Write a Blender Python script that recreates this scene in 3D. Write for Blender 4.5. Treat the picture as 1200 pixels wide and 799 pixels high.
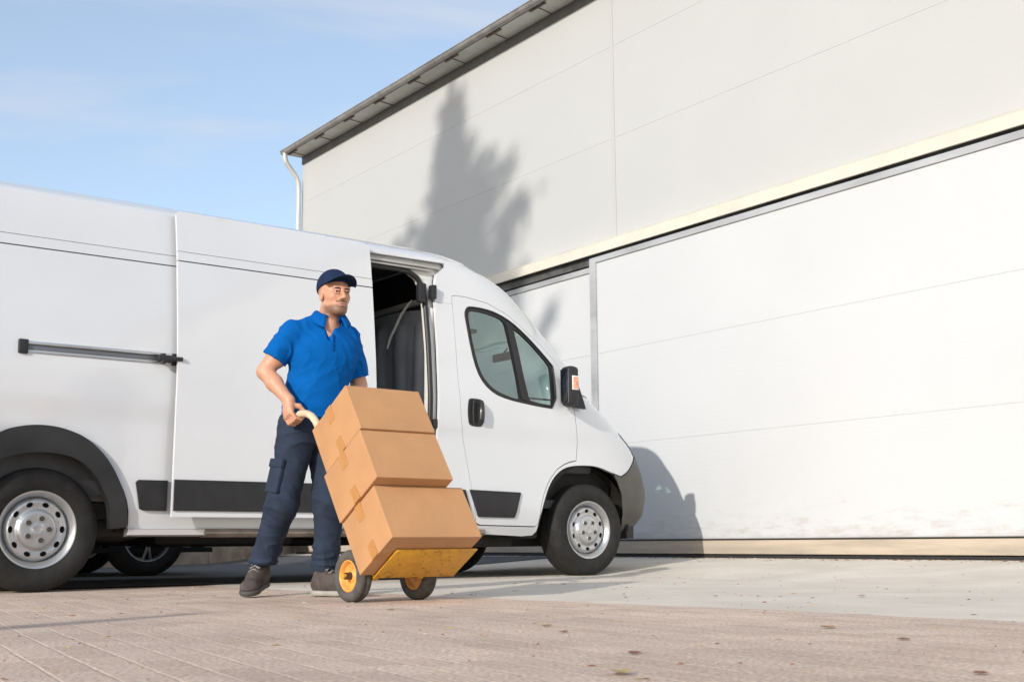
import bpy, bmesh, math, random
import numpy as np
from mathutils import Vector, Matrix
from mathutils.geometry import delaunay_2d_cdt
random.seed(7); np.random.seed(7)
C = bpy.context.scene.collection
S = bpy.context.scene
R = math.radians
for o in list(bpy.data.objects): bpy.data.objects.remove(o)

# ------------------------------------------------------------------ camera
cd = bpy.data.cameras.new('camera'); cam = bpy.data.objects.new('camera', cd); C.objects.link(cam)
PITCH, ROLL = R(9.265), R(0.391)
fw = Vector((0, math.cos(PITCH), math.sin(PITCH)))
r0 = Vector((1, 0, 0)); u0 = Vector((0, -math.sin(PITCH), math.cos(PITCH)))
rt = r0*math.cos(ROLL) - u0*math.sin(ROLL); up = r0*math.sin(ROLL) + u0*math.cos(ROLL)
M = Matrix((( rt.x, up.x, -fw.x, 0), (rt.y, up.y, -fw.y, 0), (rt.z, up.z, -fw.z, 0.257), (0, 0, 0, 1)))
cam.matrix_world = M
cd.sensor_width = 36; cd.lens = 43.2; cd.clip_start = .05; cd.clip_end = 3000
cd.dof.use_dof = True; cd.dof.focus_distance = 6.6; cd.dof.aperture_fstop = 9
S.camera = cam

# ------------------------------------------------------------------ light
SUN_AZ, SUN_EL = R(29.0), R(20.0)          # azimuth the light travels towards (from +Y to +X), elevation
ld = bpy.data.lights.new('sun', 'SUN'); sun = bpy.data.objects.new('sun', ld); C.objects.link(sun)
ld.energy = 2.3; ld.angle = R(.55); ld.color = (1, .935, .855)
dirv = Vector((math.sin(SUN_AZ)*math.cos(SUN_EL), math.cos(SUN_AZ)*math.cos(SUN_EL), -math.sin(SUN_EL)))
sun.rotation_euler = dirv.to_track_quat('-Z', 'Y').to_euler()
w = bpy.data.worlds.new('World'); S.world = w; w.use_nodes = True
nt = w.node_tree; nt.nodes.clear()
out = nt.nodes.new('ShaderNodeOutputWorld'); bg = nt.nodes.new('ShaderNodeBackground')
sky = nt.nodes.new('ShaderNodeTexSky'); sky.sky_type = 'NISHITA'; sky.sun_disc = False
sky.sun_elevation = SUN_EL; sky.sun_rotation = SUN_AZ + math.pi; sky.air_density = 1.0; sky.dust_density = 1.0; sky.ozone_density = 1.6
bg.inputs['Strength'].default_value = .142
tc = nt.nodes.new('ShaderNodeTexCoord'); mp = nt.nodes.new('ShaderNodeMapping')
mp.inputs['Scale'].default_value = (1.2, 2.2, 7.0); mp.inputs['Rotation'].default_value = (0, R(14), R(25))
nz = nt.nodes.new('ShaderNodeTexNoise'); nz.inputs['Scale'].default_value = 1.7; nz.inputs['Detail'].default_value = 7
nz.inputs['Roughness'].default_value = .55; nz.inputs['Distortion'].default_value = .5
cr = nt.nodes.new('ShaderNodeValToRGB'); cr.color_ramp.elements[0].position = .46; cr.color_ramp.elements[1].position = .70
cr.color_ramp.elements[0].color = (.30, .30, .30, 1); cr.color_ramp.elements[1].color = (.85, .85, .85, 1)
mx = nt.nodes.new('ShaderNodeMixRGB'); mx.inputs['Color2'].default_value = (3.0, 3.2, 3.5, 1)
nt.links.new(tc.outputs['Generated'], mp.inputs['Vector']); nt.links.new(mp.outputs[0], nz.inputs['Vector'])
nt.links.new(nz.outputs['Fac'], cr.inputs['Fac']); nt.links.new(cr.outputs['Color'], mx.inputs['Fac'])
nt.links.new(sky.outputs['Color'], mx.inputs['Color1']); nt.links.new(mx.outputs['Color'], bg.inputs['Color'])
nt.links.new(bg.outputs[0], out.inputs[0])
S.view_settings.view_transform = 'Standard'; S.view_settings.look = 'None'; S.view_settings.gamma = 1
S.view_settings.exposure = 0.72
S.render.engine = 'CYCLES'

# ------------------------------------------------------------------ materials
MATS = {}
def mat(name, col, rough=.6, metal=0, var=0, vs=8, bump=0, bs=60, coat=0, stretch=None, col2=None, spec=.5, coords='Object', det=5):
    if name in MATS: return MATS[name]
    m = bpy.data.materials.new(name); m.use_nodes = True; n = m.node_tree; L = n.links
    b = n.nodes['Principled BSDF']
    b.inputs['Base Color'].default_value = (*col, 1); b.inputs['Roughness'].default_value = rough
    b.inputs['Metallic'].default_value = metal; b.inputs['Coat Weight'].default_value = coat
    b.inputs['Coat Roughness'].default_value = .04
    b.inputs['Specular IOR Level'].default_value = spec
    t = n.nodes.new('ShaderNodeTexCoord'); mpn = n.nodes.new('ShaderNodeMapping'); L.new(t.outputs[coords], mpn.inputs[0])
    if stretch: mpn.inputs['Scale'].default_value = stretch
    if var or col2:
        z = n.nodes.new('ShaderNodeTexNoise'); z.inputs['Scale'].default_value = vs; z.inputs['Detail'].default_value = det; z.inputs['Roughness'].default_value = .6
        L.new(mpn.outputs[0], z.inputs['Vector'])
        c = n.nodes.new('ShaderNodeValToRGB'); c.color_ramp.elements[0].position = .35; c.color_ramp.elements[1].position = .65
        c2 = col2 or tuple(min(1, x*(1+var)) for x in col); c1 = col if col2 else tuple(x*(1-var) for x in col)
        c.color_ramp.elements[0].color = (*c1, 1); c.color_ramp.elements[1].color = (*c2, 1)
        L.new(z.outputs['Fac'], c.inputs['Fac']); L.new(c.outputs[0], b.inputs['Base Color'])
    if bump:
        z2 = n.nodes.new('ShaderNodeTexNoise'); z2.inputs['Scale'].default_value = bs; z2.inputs['Detail'].default_value = 4
        L.new(mpn.outputs[0], z2.inputs['Vector'])
        bp = n.nodes.new('ShaderNodeBump'); bp.inputs['Strength'].default_value = bump; bp.inputs['Distance'].default_value = .01
        L.new(z2.outputs['Fac'], bp.inputs['Height']); L.new(bp.outputs[0], b.inputs['Normal'])
    MATS[name] = m; return m
def node(m, t): return m.node_tree.nodes.new(t)
def glassmat(name, tint, refl=.11):
    m = bpy.data.materials.new(name); m.use_nodes = True; n = m.node_tree; n.nodes.clear(); L = n.links
    o = n.nodes.new('ShaderNodeOutputMaterial'); mi = n.nodes.new('ShaderNodeMixShader')
    tr = n.nodes.new('ShaderNodeBsdfTransparent'); gl = n.nodes.new('ShaderNodeBsdfGlossy'); ge = n.nodes.new('ShaderNodeNewGeometry')
    dt = n.nodes.new('ShaderNodeVectorMath'); dt.operation = 'DOT_PRODUCT'; L.new(ge.outputs['Normal'], dt.inputs[0]); L.new(ge.outputs['Incoming'], dt.inputs[1])
    ab = n.nodes.new('ShaderNodeMath'); ab.operation = 'ABSOLUTE'; L.new(dt.outputs['Value'], ab.inputs[0])
    iv = n.nodes.new('ShaderNodeMath'); iv.operation = 'SUBTRACT'; iv.inputs[0].default_value = 1; L.new(ab.outputs[0], iv.inputs[1])
    pw = n.nodes.new('ShaderNodeMath'); pw.operation = 'POWER'; pw.inputs[1].default_value = 5; L.new(iv.outputs[0], pw.inputs[0])
    fr = n.nodes.new('ShaderNodeMath'); fr.operation = 'MULTIPLY_ADD'; fr.inputs[1].default_value = 1-refl; fr.inputs[2].default_value = refl; L.new(pw.outputs[0], fr.inputs[0])
    tr.inputs[0].default_value = (*tint, 1); gl.inputs['Roughness'].default_value = .02
    L.new(fr.outputs[0], mi.inputs[0]); L.new(tr.outputs[0], mi.inputs[1]); L.new(gl.outputs[0], mi.inputs[2]); L.new(mi.outputs[0], o.inputs[0])
    MATS[name] = m; return m
paint = mat('white_van_paint', (.64, .662, .69), .22, 0, .02, 1.3, .015, 2.5, coat=1)
paint_in = mat('white_body_inside', (.66, .66, .64), .45, 0, .06, 6)
blackp = mat('black_plastic', (.015, .015, .017), .55, 0, .25, 9, .15, 400)
flarep = mat('weathered_black_plastic', (.018, .018, .020), .55, 0, .3, 4, .2, 500)
bumperp = mat('grey_green_bumper_plastic', (.085, .083, .070), .55, 0, .12, 5, .12, 400)
rubber = mat('rubber_seal', (.012, .012, .013), .5)
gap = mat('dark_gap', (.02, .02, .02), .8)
darkm = mat('underbody_metal', (.014, .013, .012), .7, 0, .4, 6, .2, 30)
rusty = mat('brown_sill_metal', (.20, .165, .14), .55, 0, .3, 7, .1, 50)
tyre = mat('tyre_rubber', (.013, .0125, .012), .8, 0, .35, 12, .35, 90)
tyre_o = mat('tyre_tread', (.030, .028, .026), .85, 0, .4, 14, .6, 60)
steel = mat('silver_wheel_paint', (.50, .51, .52), .36, .75, .10, 9, .05, 80)
alu = mat('brushed_aluminium', (.55, .56, .57), .35, .9, .08, 5, .05, 200, stretch=(1, 30, 30))
glass_t = glassmat('teal_window_glass', (.52, .68, .64))
glass_c = glassmat('clear_windscreen', (.86, .93, .90))
def treadmat(name, base_m, axis, n_, r0, half, depth):
    m = base_m.copy(); m.name = name; n = m.node_tree; L = n.links; b = n.nodes['Principled BSDF']
    t = n.nodes.new('ShaderNodeTexCoord'); sp = n.nodes.new('ShaderNodeSeparateXYZ'); L.new(t.outputs['Object'], sp.inputs[0])
    def mth(op, a, b_=None, c_=None):
        q = n.nodes.new('ShaderNodeMath'); q.operation = op
        for i, v in enumerate((a, b_, c_)):
            if v is None: continue
            if isinstance(v, (int, float)): q.inputs[i].default_value = v
            else: L.new(v, q.inputs[i])
        return q.outputs[0]
    u, v, w_ = (sp.outputs[1], sp.outputs[2], sp.outputs[0]) if axis == 'x' else (sp.outputs[0], sp.outputs[2], sp.outputs[1])
    rr = mth('SQRT', mth('ADD', mth('MULTIPLY', u, u), mth('MULTIPLY', v, v)))
    an = mth('ADD', mth('MULTIPLY', mth('ARCTAN2', u, v), n_), mth('MULTIPLY', mth('ABSOLUTE', w_), 60))
    sn = mth('GREATER_THAN', mth('SINE', an), -.35)
    msk = mth('MULTIPLY', mth('GREATER_THAN', rr, r0), mth('GREATER_THAN', mth('ABSOLUTE', w_), half))
    hgt = mth('SUBTRACT', 1, mth('MULTIPLY', msk, mth('SUBTRACT', 1, sn)))
    bp = n.nodes.new('ShaderNodeBump'); bp.inputs['Strength'].default_value = 1; bp.inputs['Distance'].default_value = depth; L.new(hgt, bp.inputs['Height'])
    if b.inputs['Normal'].links: L.new(b.inputs['Normal'].links[0].from_socket, bp.inputs['Normal'])
    L.new(bp.outputs[0], b.inputs['Normal']); MATS[name] = m; return m
def spline(pts, n=6, closed=False):
    o = []; N = len(pts)
    for i in range(N if closed else N-1):
        g = lambda k: np.array(pts[k % N] if closed else pts[max(0, min(N-1, k))], float)
        p0, p1, p2, p3 = g(i-1), g(i), g(i+1), g(i+2)
        for j in range(n):
            t = j/n; o.append(tuple(.5*((2*p1)+(-p0+p2)*t+(2*p0-5*p1+4*p2-p3)*t*t+(-p0+3*p1-3*p2+p3)*t**3)))
    if not closed: o.append(tuple(pts[-1]))
    return o

# ------------------------------------------------------------------ helpers
def mesh_obj(name, V, F, m=None, parent=None, smooth=True, angle=40, mats=None, fm=None):
    me = bpy.data.meshes.new(name); me.from_pydata([tuple(map(float, v)) for v in V], [], [tuple(map(int, f)) for f in F])
    me.update()
    o = bpy.data.objects.new(name, me); C.objects.link(o)
    for mm in (mats or [m]):
        if mm: me.materials.append(mm)
    if fm is not None: me.polygons.foreach_set('material_index', np.asarray(fm, dtype=np.int32))
    if smooth:
        me.polygons.foreach_set('use_smooth', [True]*len(me.polygons))
        if angle < 180: me.set_sharp_from_angle(angle=R(angle))
    if parent: o.parent = parent
    return o
def fixn(o):
    bm = bmesh.new(); bm.from_mesh(o.data); bmesh.ops.recalc_face_normals(bm, faces=bm.faces); bm.to_mesh(o.data); bm.free(); return o
def tag(o, label=None, cat=None, group=None, kind=None):
    if label: o['label'] = label
    if cat: o['category'] = cat
    if group: o['group'] = group
    if kind: o['kind'] = kind
    return o
def thing(name, label, cat, loc=(0, 0, 0), rotz=0, group=None):
    o = bpy.data.objects.new(name, None); o.empty_display_size = .2; C.objects.link(o); o.location = loc; o.rotation_euler = (0, 0, rotz)
    return tag(o, label, cat, group)
class MB:
    def __init__(s): s.v = []; s.f = []; s.m = []; s.cuts = []
    def add(s, V, F, mi=0):
        b = len(s.v); s.cuts.append((b, len(s.f))); s.v += [tuple(map(float, x)) for x in V]; s.f += [tuple(int(i)+b for i in q) for q in F]; s.m += [mi]*len(F); return s
    def box(s, lo, hi, bev=0, mi=0, M=None):
        x0, y0, z0 = lo; x1, y1, z1 = hi
        bm = bmesh.new(); bmesh.ops.create_cube(bm, size=1)
        for v in bm.verts: v.co = Vector(((x0+x1)/2+v.co.x*(x1-x0), (y0+y1)/2+v.co.y*(y1-y0), (z0+z1)/2+v.co.z*(z1-z0)))
        if bev: bmesh.ops.bevel(bm, geom=bm.edges[:], offset=bev, segments=2, affect='EDGES', profile=.5)
        bm.verts.index_update()
        V = [(M @ v.co if M else v.co) for v in bm.verts]; F = [[v.index for v in f.verts] for f in bm.faces]
        bm.free(); return s.add(V, F, mi)
    def tube(s, pts, rad, n=10, mi=0, closed=False, cap=True, flat=1.0):
        P = [Vector(p) for p in pts]; N = len(P); rs = rad if hasattr(rad, '__len__') else [rad]*N
        V = []; prev = None
        for i, p in enumerate(P):
            if closed: t = (P[(i+1) % N]-P[i-1]).normalized()
            else: t = (P[min(i+1, N-1)]-P[max(i-1, 0)]).normalized()
            if prev is None:
                a = Vector((0, 0, 1)) if abs(t.z) < .9 else Vector((1, 0, 0)); x = t.cross(a).normalized()
            else:
                x = (prev - t*prev.dot(t)).normalized()
            prev = x; y = t.cross(x)
            for k in range(n):
                an = 2*math.pi*k/n; V.append(p + x*math.cos(an)*rs[i] + y*math.sin(an)*rs[i]*flat)
        F = []
        for i in range(N if closed else N-1):
            j = (i+1) % N
            for k in range(n): F.append((i*n+k, i*n+(k+1) % n, j*n+(k+1) % n, j*n+k))
        if cap and not closed: F.append(tuple(range(n))[::-1]); F.append(tuple((N-1)*n+k for k in range(n)))
        return s.add(V, F, mi)
    def lathe(s, prof, axis='y', n=48, mi=0, cen=(0, 0, 0), closed=True):
        V = []; F = []; m_ = len(prof)
        for k in range(n):
            an = 2*math.pi*k/n
            for (rr, d) in prof:
                c_, s_ = math.cos(an)*rr, math.sin(an)*rr
                p = {'y': (c_, d, s_), 'x': (d, c_, s_), 'z': (c_, s_, d)}[axis]
                V.append((p[0]+cen[0], p[1]+cen[1], p[2]+cen[2]))
        for k in range(n):
            for j in range(m_-1 + (1 if closed else 0)):
                j2 = (j+1) % m_; k2 = (k+1) % n
                F.append((k*m_+j, k*m_+j2, k2*m_+j2, k2*m_+j))
        return s.add(V, F, mi)
    def prism(s, poly, d0, d1, axis='y', mi=0):
        n = len(poly); V = []
        for d in (d0, d1):
            for (a_, b_) in poly: V.append({'y': (a_, d, b_), 'x': (d, a_, b_), 'z': (a_, b_, d)}[axis])
        F = [tuple(range(n)), tuple(range(2*n-1, n-1, -1))]+[(i, (i+1) % n, n+(i+1) % n, n+i) for i in range(n)]
        return s.add(V, F, mi)
    def build_each(s, name, m, parent, angle=35, smooth=True, M=None):
        out = []; cuts = s.cuts+[(len(s.v), len(s.f))]
        for (v0, f0), (v1, f1) in zip(cuts[:-1], cuts[1:]):
            q = MB(); q.v = s.v[v0:v1]; q.f = [tuple(i-v0 for i in f) for f in s.f[f0:f1]]; q.m = [0]*(f1-f0); out.append(q.build(name, m, parent, smooth, angle, M=M))
        return out
    def build(s, name, m, parent=None, smooth=True, angle=35, mats=None, M=None):
        V = s.v if M is None else [M @ Vector(v) for v in s.v]
        o = mesh_obj(name, V, s.f, m, parent, smooth, angle, mats, s.m if mats else None)
        return fixn(o)
def densify(poly, step, closed=True):
    o = []
    n = len(poly)
    for i in range(n if closed else n-1):
        a, b = poly[i], poly[(i+1) % n]; d = math.hypot(b[0]-a[0], b[1]-a[1]); k = max(1, int(math.ceil(d/step)))
        for j in range(k): o.append((a[0]+(b[0]-a[0])*j/k, a[1]+(b[1]-a[1])*j/k))
    if not closed: o.append(poly[-1])
    return o
def inpoly(P, poly):
    P = np.asarray(P); x, y = P[:, 0], P[:, 1]; ins = np.zeros(len(P), bool); n = len(poly)
    for i in range(n):
        x1, y1 = poly[i]; x2, y2 = poly[(i+1) % n]
        if y1 == y2: continue
        c = ((y1 > y) != (y2 > y)) & (x < (x2-x1)*(y-y1)/(y2-y1)+x1); ins ^= c
    return ins
def inset(poly, d):
    A = sum(poly[i][0]*poly[(i+1) % len(poly)][1]-poly[(i+1) % len(poly)][0]*poly[i][1] for i in range(len(poly)))
    sg = 1 if A > 0 else -1; o = []; n = len(poly)
    for i in range(n):
        p, c, q = Vector(poly[i-1]), Vector(poly[i]), Vector(poly[(i+1) % n])
        e1 = (c-p).normalized(); e2 = (q-c).normalized(); n1 = Vector((-e1.y, e1.x))*sg; n2 = Vector((-e2.y, e2.x))*sg
        b = (n1+n2); b = b/max(.25, b.length_squared)*2
        o.append(tuple(c+b*d))
    return o
def smoothpoly(poly, it=2, closed=True):
    for _ in range(it):
        o = []; n = len(poly)
        for i in range(n):
            a, b = poly[i], poly[(i+1) % n]
            o += [(a[0]*.75+b[0]*.25, a[1]*.75+b[1]*.25), (a[0]*.25+b[0]*.75, a[1]*.25+b[1]*.75)]
        poly = o
    return poly
def cdt(poly, holes=(), step=.045, grid=.05):
    loops = [densify(poly, step)]+[densify(h, step) for h in holes]
    V = []; E = []
    for lp in loops:
        b = len(V); V += lp; E += [(b+i, b+(i+1) % len(lp)) for i in range(len(lp))]
    xs = [p[0] for p in loops[0]]; ys = [p[1] for p in loops[0]]
    gx, gy = np.meshgrid(np.arange(min(xs)+grid/2, max(xs), grid), np.arange(min(ys)+grid/2, max(ys), grid)); G = np.c_[gx.ravel(), gy.ravel()]
    ok = inpoly(G, loops[0])
    for h in loops[1:]: ok &= ~inpoly(G, h)
    G = G[ok]
    if len(G):
        B = np.array(V); d = np.sqrt(((G[:, None, :]-B[None])**2).sum(2)).min(1); G = G[d > grid*.45]
    V = [Vector(v) for v in V]+[Vector(v) for v in G]
    v2, e2, f2, ov, oe, of = delaunay_2d_cdt(V, E, [], 0, 1e-6)
    cen = np.array([[sum(v2[i][0] for i in f)/len(f), sum(v2[i][1] for i in f)/len(f)] for f in f2])
    ok = inpoly(cen, loops[0])
    for h in loops[1:]: ok &= ~inpoly(cen, h)
    F = [tuple(f) for f, k in zip(f2, ok) if k]
    return [tuple(v) for v in v2], F
def boundary(F):
    cnt = {}
    for f in F:
        for i in range(len(f)):
            a, b = f[i], f[(i+1) % len(f)]; cnt[(a, b)] = 1
    return [(a, b) for (a, b) in cnt if (b, a) not in cnt]
def panel(name, poly, holes, fn, m, parent, thick=.02, inward=(0, 1, 0), step=.045, grid=.05, smooth=True, lip=.0035, mats=None):
    """2D outline mapped by fn(a,b)->xyz, its rim folded inward by thick."""
    V2, F = cdt(poly, holes, step, grid); V = [Vector(fn(*v)) for v in V2]; inn = Vector(inward)
    B = boundary(F); n = len(V); idx = {}
    V3 = list(V)
    if thick:
        for a, b in B:
            for k in (a, b):
                if k not in idx: idx[k] = len(V3); V3.append(V[k]+inn*thick)
        F = list(F)+[(b, a, idx[a], idx[b]) for a, b in B]
    o = mesh_obj(name, V3, F, m, parent, smooth, 50)
    # make sure the surface faces away from inward
    bm = bmesh.new(); bm.from_mesh(o.data); bmesh.ops.recalc_face_normals(bm, faces=bm.faces)
    big = sum((f.normal.dot(inn)*f.calc_area() for f in bm.faces), 0)
    if big > 0: bmesh.ops.reverse_faces(bm, faces=bm.faces)
    bm.to_mesh(o.data); bm.free()
    return o
def lerp(t, pts): return float(np.interp(t, [p[0] for p in pts], [p[1] for p in pts]))
# ------------------------------------------------------------------ site frame: NV into the wall, TV along the wall (to the right)
NV = Vector((.814, .581, 0)); TV = Vector((.581, -.814, 0))
def nt_(n_, t_, z=0): return NV*n_ + TV*t_ + Vector((0, 0, z))
WALL = 7.89
def gz(n_): return 0.113*max(0, min(1, (n_-5.95)/(WALL-5.95)))
# ground: one sheet
ns = [-500, -120, -30, -8, -2, 0, 1, 2, 3, 4, 5.4, 5.95, 6.6, 7.2, WALL, 9, 20, 80, 500]; ts = [-500, -100, -40, -25, -18, -14, -10, -6, -2, 2, 6, 20, 100, 500]
V = [nt_(a, b, gz(a)) for a in ns for b in ts]; nn = len(ts)
F = [(i*nn+j, i*nn+j+1, (i+1)*nn+j+1, (i+1)*nn+j) for i in range(len(ns)-1) for j in range(nn-1)]
gm = bpy.data.materials.new('worn_brick_paving'); gm.use_nodes = True; n = gm.node_tree; L = n.links; b = n.nodes['Principled BSDF']
t = n.nodes.new('ShaderNodeTexCoord'); mp = n.nodes.new('ShaderNodeMapping'); mp.inputs['Rotation'].default_value = (0, 0, R(61.5))
L.new(t.outputs['Object'], mp.inputs[0])
warp = n.nodes.new('ShaderNodeTexNoise'); warp.inputs['Scale'].default_value = 3; L.new(mp.outputs[0], warp.inputs['Vector'])
wm = n.nodes.new('ShaderNodeVectorMath'); wm.operation = 'SCALE'; wm.inputs[3].default_value = .014; L.new(warp.outputs['Color'], wm.inputs[0])
wa = n.nodes.new('ShaderNodeVectorMath'); wa.operation = 'ADD'; L.new(mp.outputs[0], wa.inputs[0]); L.new(wm.outputs[0], wa.inputs[1])
br = n.nodes.new('ShaderNodeTexBrick'); L.new(wa.outputs[0], br.inputs['Vector'])
br.inputs['Scale'].default_value = 1; br.inputs['Brick Width'].default_value = .20; br.inputs['Row Height'].default_value = .10; br.inputs['Mortar Size'].default_value = .0055
br.inputs['Mortar Smooth'].default_value = .6; br.offset = .37
br.inputs['Color1'].default_value = (.56, .445, .365, 1); br.inputs['Color2'].default_value = (.67, .55, .46, 1); br.inputs['Mortar'].default_value = (.74, .62, .52, 1)
n1 = n.nodes.new('ShaderNodeTexNoise'); n1.inputs['Scale'].default_value = 1.3; n1.inputs['Detail'].default_value = 10; n1.inputs['Roughness'].default_value = .65; L.new(t.outputs['Object'], n1.inputs['Vector'])
n2 = n.nodes.new('ShaderNodeTexNoise'); n2.inputs['Scale'].default_value = 85; n2.inputs['Detail'].default_value = 6; n2.inputs['Roughness'].default_value = .7; L.new(t.outputs['Object'], n2.inputs['Vector'])
r1 = n.nodes.new('ShaderNodeValToRGB'); r1.color_ramp.elements[0].position = .32; r1.color_ramp.elements[1].position = .68; r1.color_ramp.elements[0].color = (.86, .85, .84, 1); r1.color_ramp.elements[1].color = (1.14, 1.12, 1.10, 1); L.new(n1.outputs[0], r1.inputs[0])
r2 = n.nodes.new('ShaderNodeValToRGB'); r2.color_ramp.elements[0].position = .36; r2.color_ramp.elements[1].position = .64; r2.color_ramp.elements[0].color = (.58, .56, .55, 1); r2.color_ramp.elements[1].color = (1.30, 1.27, 1.25, 1); L.new(n2.outputs[0], r2.inputs[0])
m1 = n.nodes.new('ShaderNodeMixRGB'); m1.blend_type = 'MULTIPLY'; m1.inputs[0].default_value = 1; L.new(br.outputs['Color'], m1.inputs[1]); L.new(r1.outputs[0], m1.inputs[2])
m2 = n.nodes.new('ShaderNodeMixRGB'); m2.blend_type = 'MULTIPLY'; m2.inputs[0].default_value = 1; L.new(m1.outputs[0], m2.inputs[1]); L.new(r2.outputs[0], m2.inputs[2])
# grit patches
v3 = n.nodes.new('ShaderNodeTexNoise'); v3.inputs['Scale'].default_value = 9; v3.inputs['Detail'].default_value = 12; v3.inputs['Roughness'].default_value = .75; L.new(t.outputs['Object'], v3.inputs['Vector'])
r3 = n.nodes.new('ShaderNodeValToRGB'); r3.color_ramp.elements[0].position = .62; r3.color_ramp.elements[1].position = .70; r3.color_ramp.elements[0].color = (0, 0, 0, 1); r3.color_ramp.elements[1].color = (.75, .75, .75, 1); L.new(v3.outputs[0], r3.inputs[0])
m3 = n.nodes.new('ShaderNodeMixRGB'); L.new(r3.outputs[0], m3.inputs[0]); L.new(m2.outputs[0], m3.inputs[1]); m3.inputs[2].default_value = (.20, .15, .11, 1)
L.new(m3.outputs[0], b.inputs['Base Color']); b.inputs['Roughness'].default_value = .9
bp = n.nodes.new('ShaderNodeBump'); bp.inputs['Strength'].default_value = .8; bp.inputs['Distance'].default_value = .006
ma = n.nodes.new('ShaderNodeMath'); ma.operation = 'MULTIPLY_ADD'; ma.inputs[1].default_value = -1.1; L.new(br.outputs['Fac'], ma.inputs[0]); L.new(n2.outputs[0], ma.inputs[2])
L.new(ma.outputs[0], bp.inputs['Height']); L.new(bp.outputs[0], b.inputs['Normal'])
tag(mesh_obj('ground', V, F, gm, smooth=False), 'worn pinkish grey brick paving of the yard', kind='structure')
# concrete apron along the wall, its front edge slightly askew
def edge(t_): return 3.47 + (t_+3.46)*.19*.9
ts2 = [-40, -25, -18, -14, -12, -10]+[-9+.14*k for k in range(72)]+[2, 6, 14]
V = []; rows = 9
for t_ in ts2:
    e0 = max(2.0, min(5.0, 3.30+.13*(t_+4.6)+.02*math.sin(t_*3.1)+random.uniform(-.03, .03)))
    for k in range(rows):
        a = (e0, e0, e0+.8, 4.9, 5.6, 5.95, 6.6, 7.2, WALL)[k]
        V.append(nt_(a, t_, gz(a)+.004))
        if k == 0: V[-1] = nt_(e0-.12, t_, -.004)
        if k == 1: V[-1] = nt_(e0+.12, t_, gz(e0)+.004)
F = [(i*rows+j, i*rows+j+1, (i+1)*rows+j+1, (i+1)*rows+j) for i in range(len(ts2)-1) for j in range(rows-1)]
am = mat('light_concrete', (.56, .505, .435), .9, 0, 0, 1.6, .35, 90, col2=(.67, .615, .535), det=12)
an = am.node_tree; z = an.nodes.new('ShaderNodeTexNoise'); z.inputs['Scale'].default_value = 14; z.inputs['Detail'].default_value = 12; z.inputs['Roughness'].default_value = .8
tcn = an.nodes.new('ShaderNodeTexCoord'); an.links.new(tcn.outputs['Object'], z.inputs['Vector'])
rr = an.nodes.new('ShaderNodeValToRGB'); rr.color_ramp.elements[0].position = .60; rr.color_ramp.elements[1].position = .70; rr.color_ramp.elements[0].color = (0, 0, 0, 1); rr.color_ramp.elements[1].color = (.6, .6, .6, 1)
an.links.new(z.outputs[0], rr.inputs[0]); mm = an.nodes.new('ShaderNodeMixRGB'); bb = an.nodes['Principled BSDF']; src = bb.inputs['Base Color'].links[0].from_socket
an.links.new(rr.outputs[0], mm.inputs[0]); an.links.new(src, mm.inputs[1]); mm.inputs[2].default_value = (.22, .19, .15, 1); an.links.new(mm.outputs[0], bb.inputs['Base Color'])
tag(mesh_obj('concrete_apron', V, F, am, smooth=False), 'pale concrete strip in front of the warehouse', kind='structure')

# ------------------------------------------------------------------ warehouse (local frame: x = along wall to the right, y = out of the wall INTO building, z up)
TC = -16.5
wh = thing('warehouse', 'tall white warehouse of flat sandwich panels with two big sliding doors', 'warehouse', nt_(WALL, TC, 0), math.atan2(TV.y, TV.x))
# local x along TV, local y = +NV
def wmat(name, c, ribs, dirt=False):
    m = mat(name, c, .55, 0, .015, .8, 0)
    n = m.node_tree; L = n.links; b = n.nodes['Principled BSDF']
    t = n.nodes.new('ShaderNodeTexCoord'); wv = n.nodes.new('ShaderNodeTexWave'); wv.wave_type = 'BANDS'; wv.bands_direction = 'Z'
    wv.inputs['Scale'].default_value = ribs; wv.inputs['Distortion'].default_value = 0; L.new(t.outputs['Object'], wv.inputs['Vector'])
    bp = n.nodes.new('ShaderNodeBump'); bp.inputs['Strength'].default_value = .09; bp.inputs['Distance'].default_value = .003; L.new(wv.outputs['Fac'], bp.inputs['Height'])
    L.new(bp.outputs[0], b.inputs['Normal'])
    if dirt:
        src = b.inputs['Base Color'].links[0].from_socket
        z = n.nodes.new('ShaderNodeTexNoise'); z.inputs['Scale'].default_value = 5; z.inputs['Detail'].default_value = 12; z.inputs['Roughness'].default_value = .75
        mpn = n.nodes.new('ShaderNodeMapping'); mpn.inputs['Scale'].default_value = (1, 1, 4); L.new(t.outputs['Object'], mpn.inputs[0]); L.new(mpn.outputs[0], z.inputs[0])
        sp = n.nodes.new('ShaderNodeSeparateXYZ'); L.new(t.outputs['Object'], sp.inputs[0])
        mr = n.nodes.new('ShaderNodeMapRange'); mr.inputs[1].default_value = .25; mr.inputs[2].default_value = .85; mr.inputs[3].default_value = .16; mr.inputs[4].default_value = -.12; L.new(sp.outputs['Z'], mr.inputs[0])
        ad = n.nodes.new('ShaderNodeMath'); ad.operation = 'ADD'; L.new(z.outputs[0], ad.inputs[0]); L.new(mr.outputs[0], ad.inputs[1])
        cr = n.nodes.new('ShaderNodeValToRGB'); cr.color_ramp.elements[0].position = .58; cr.color_ramp.elements[1].position = .80; cr.color_ramp.elements[0].color = (0, 0, 0, 1); cr.color_ramp.elements[1].color = (.6, .6, .6, 1); L.new(ad.outputs[0], cr.inputs[0])
        mx = n.nodes.new('ShaderNodeMixRGB'); L.new(cr.outputs[0], mx.inputs[0]); L.new(src, mx.inputs[1]); mx.inputs[2].default_value = (.35, .31, .26, 1); L.new(mx.outputs[0], b.inputs['Base Color'])
    return m
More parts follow.
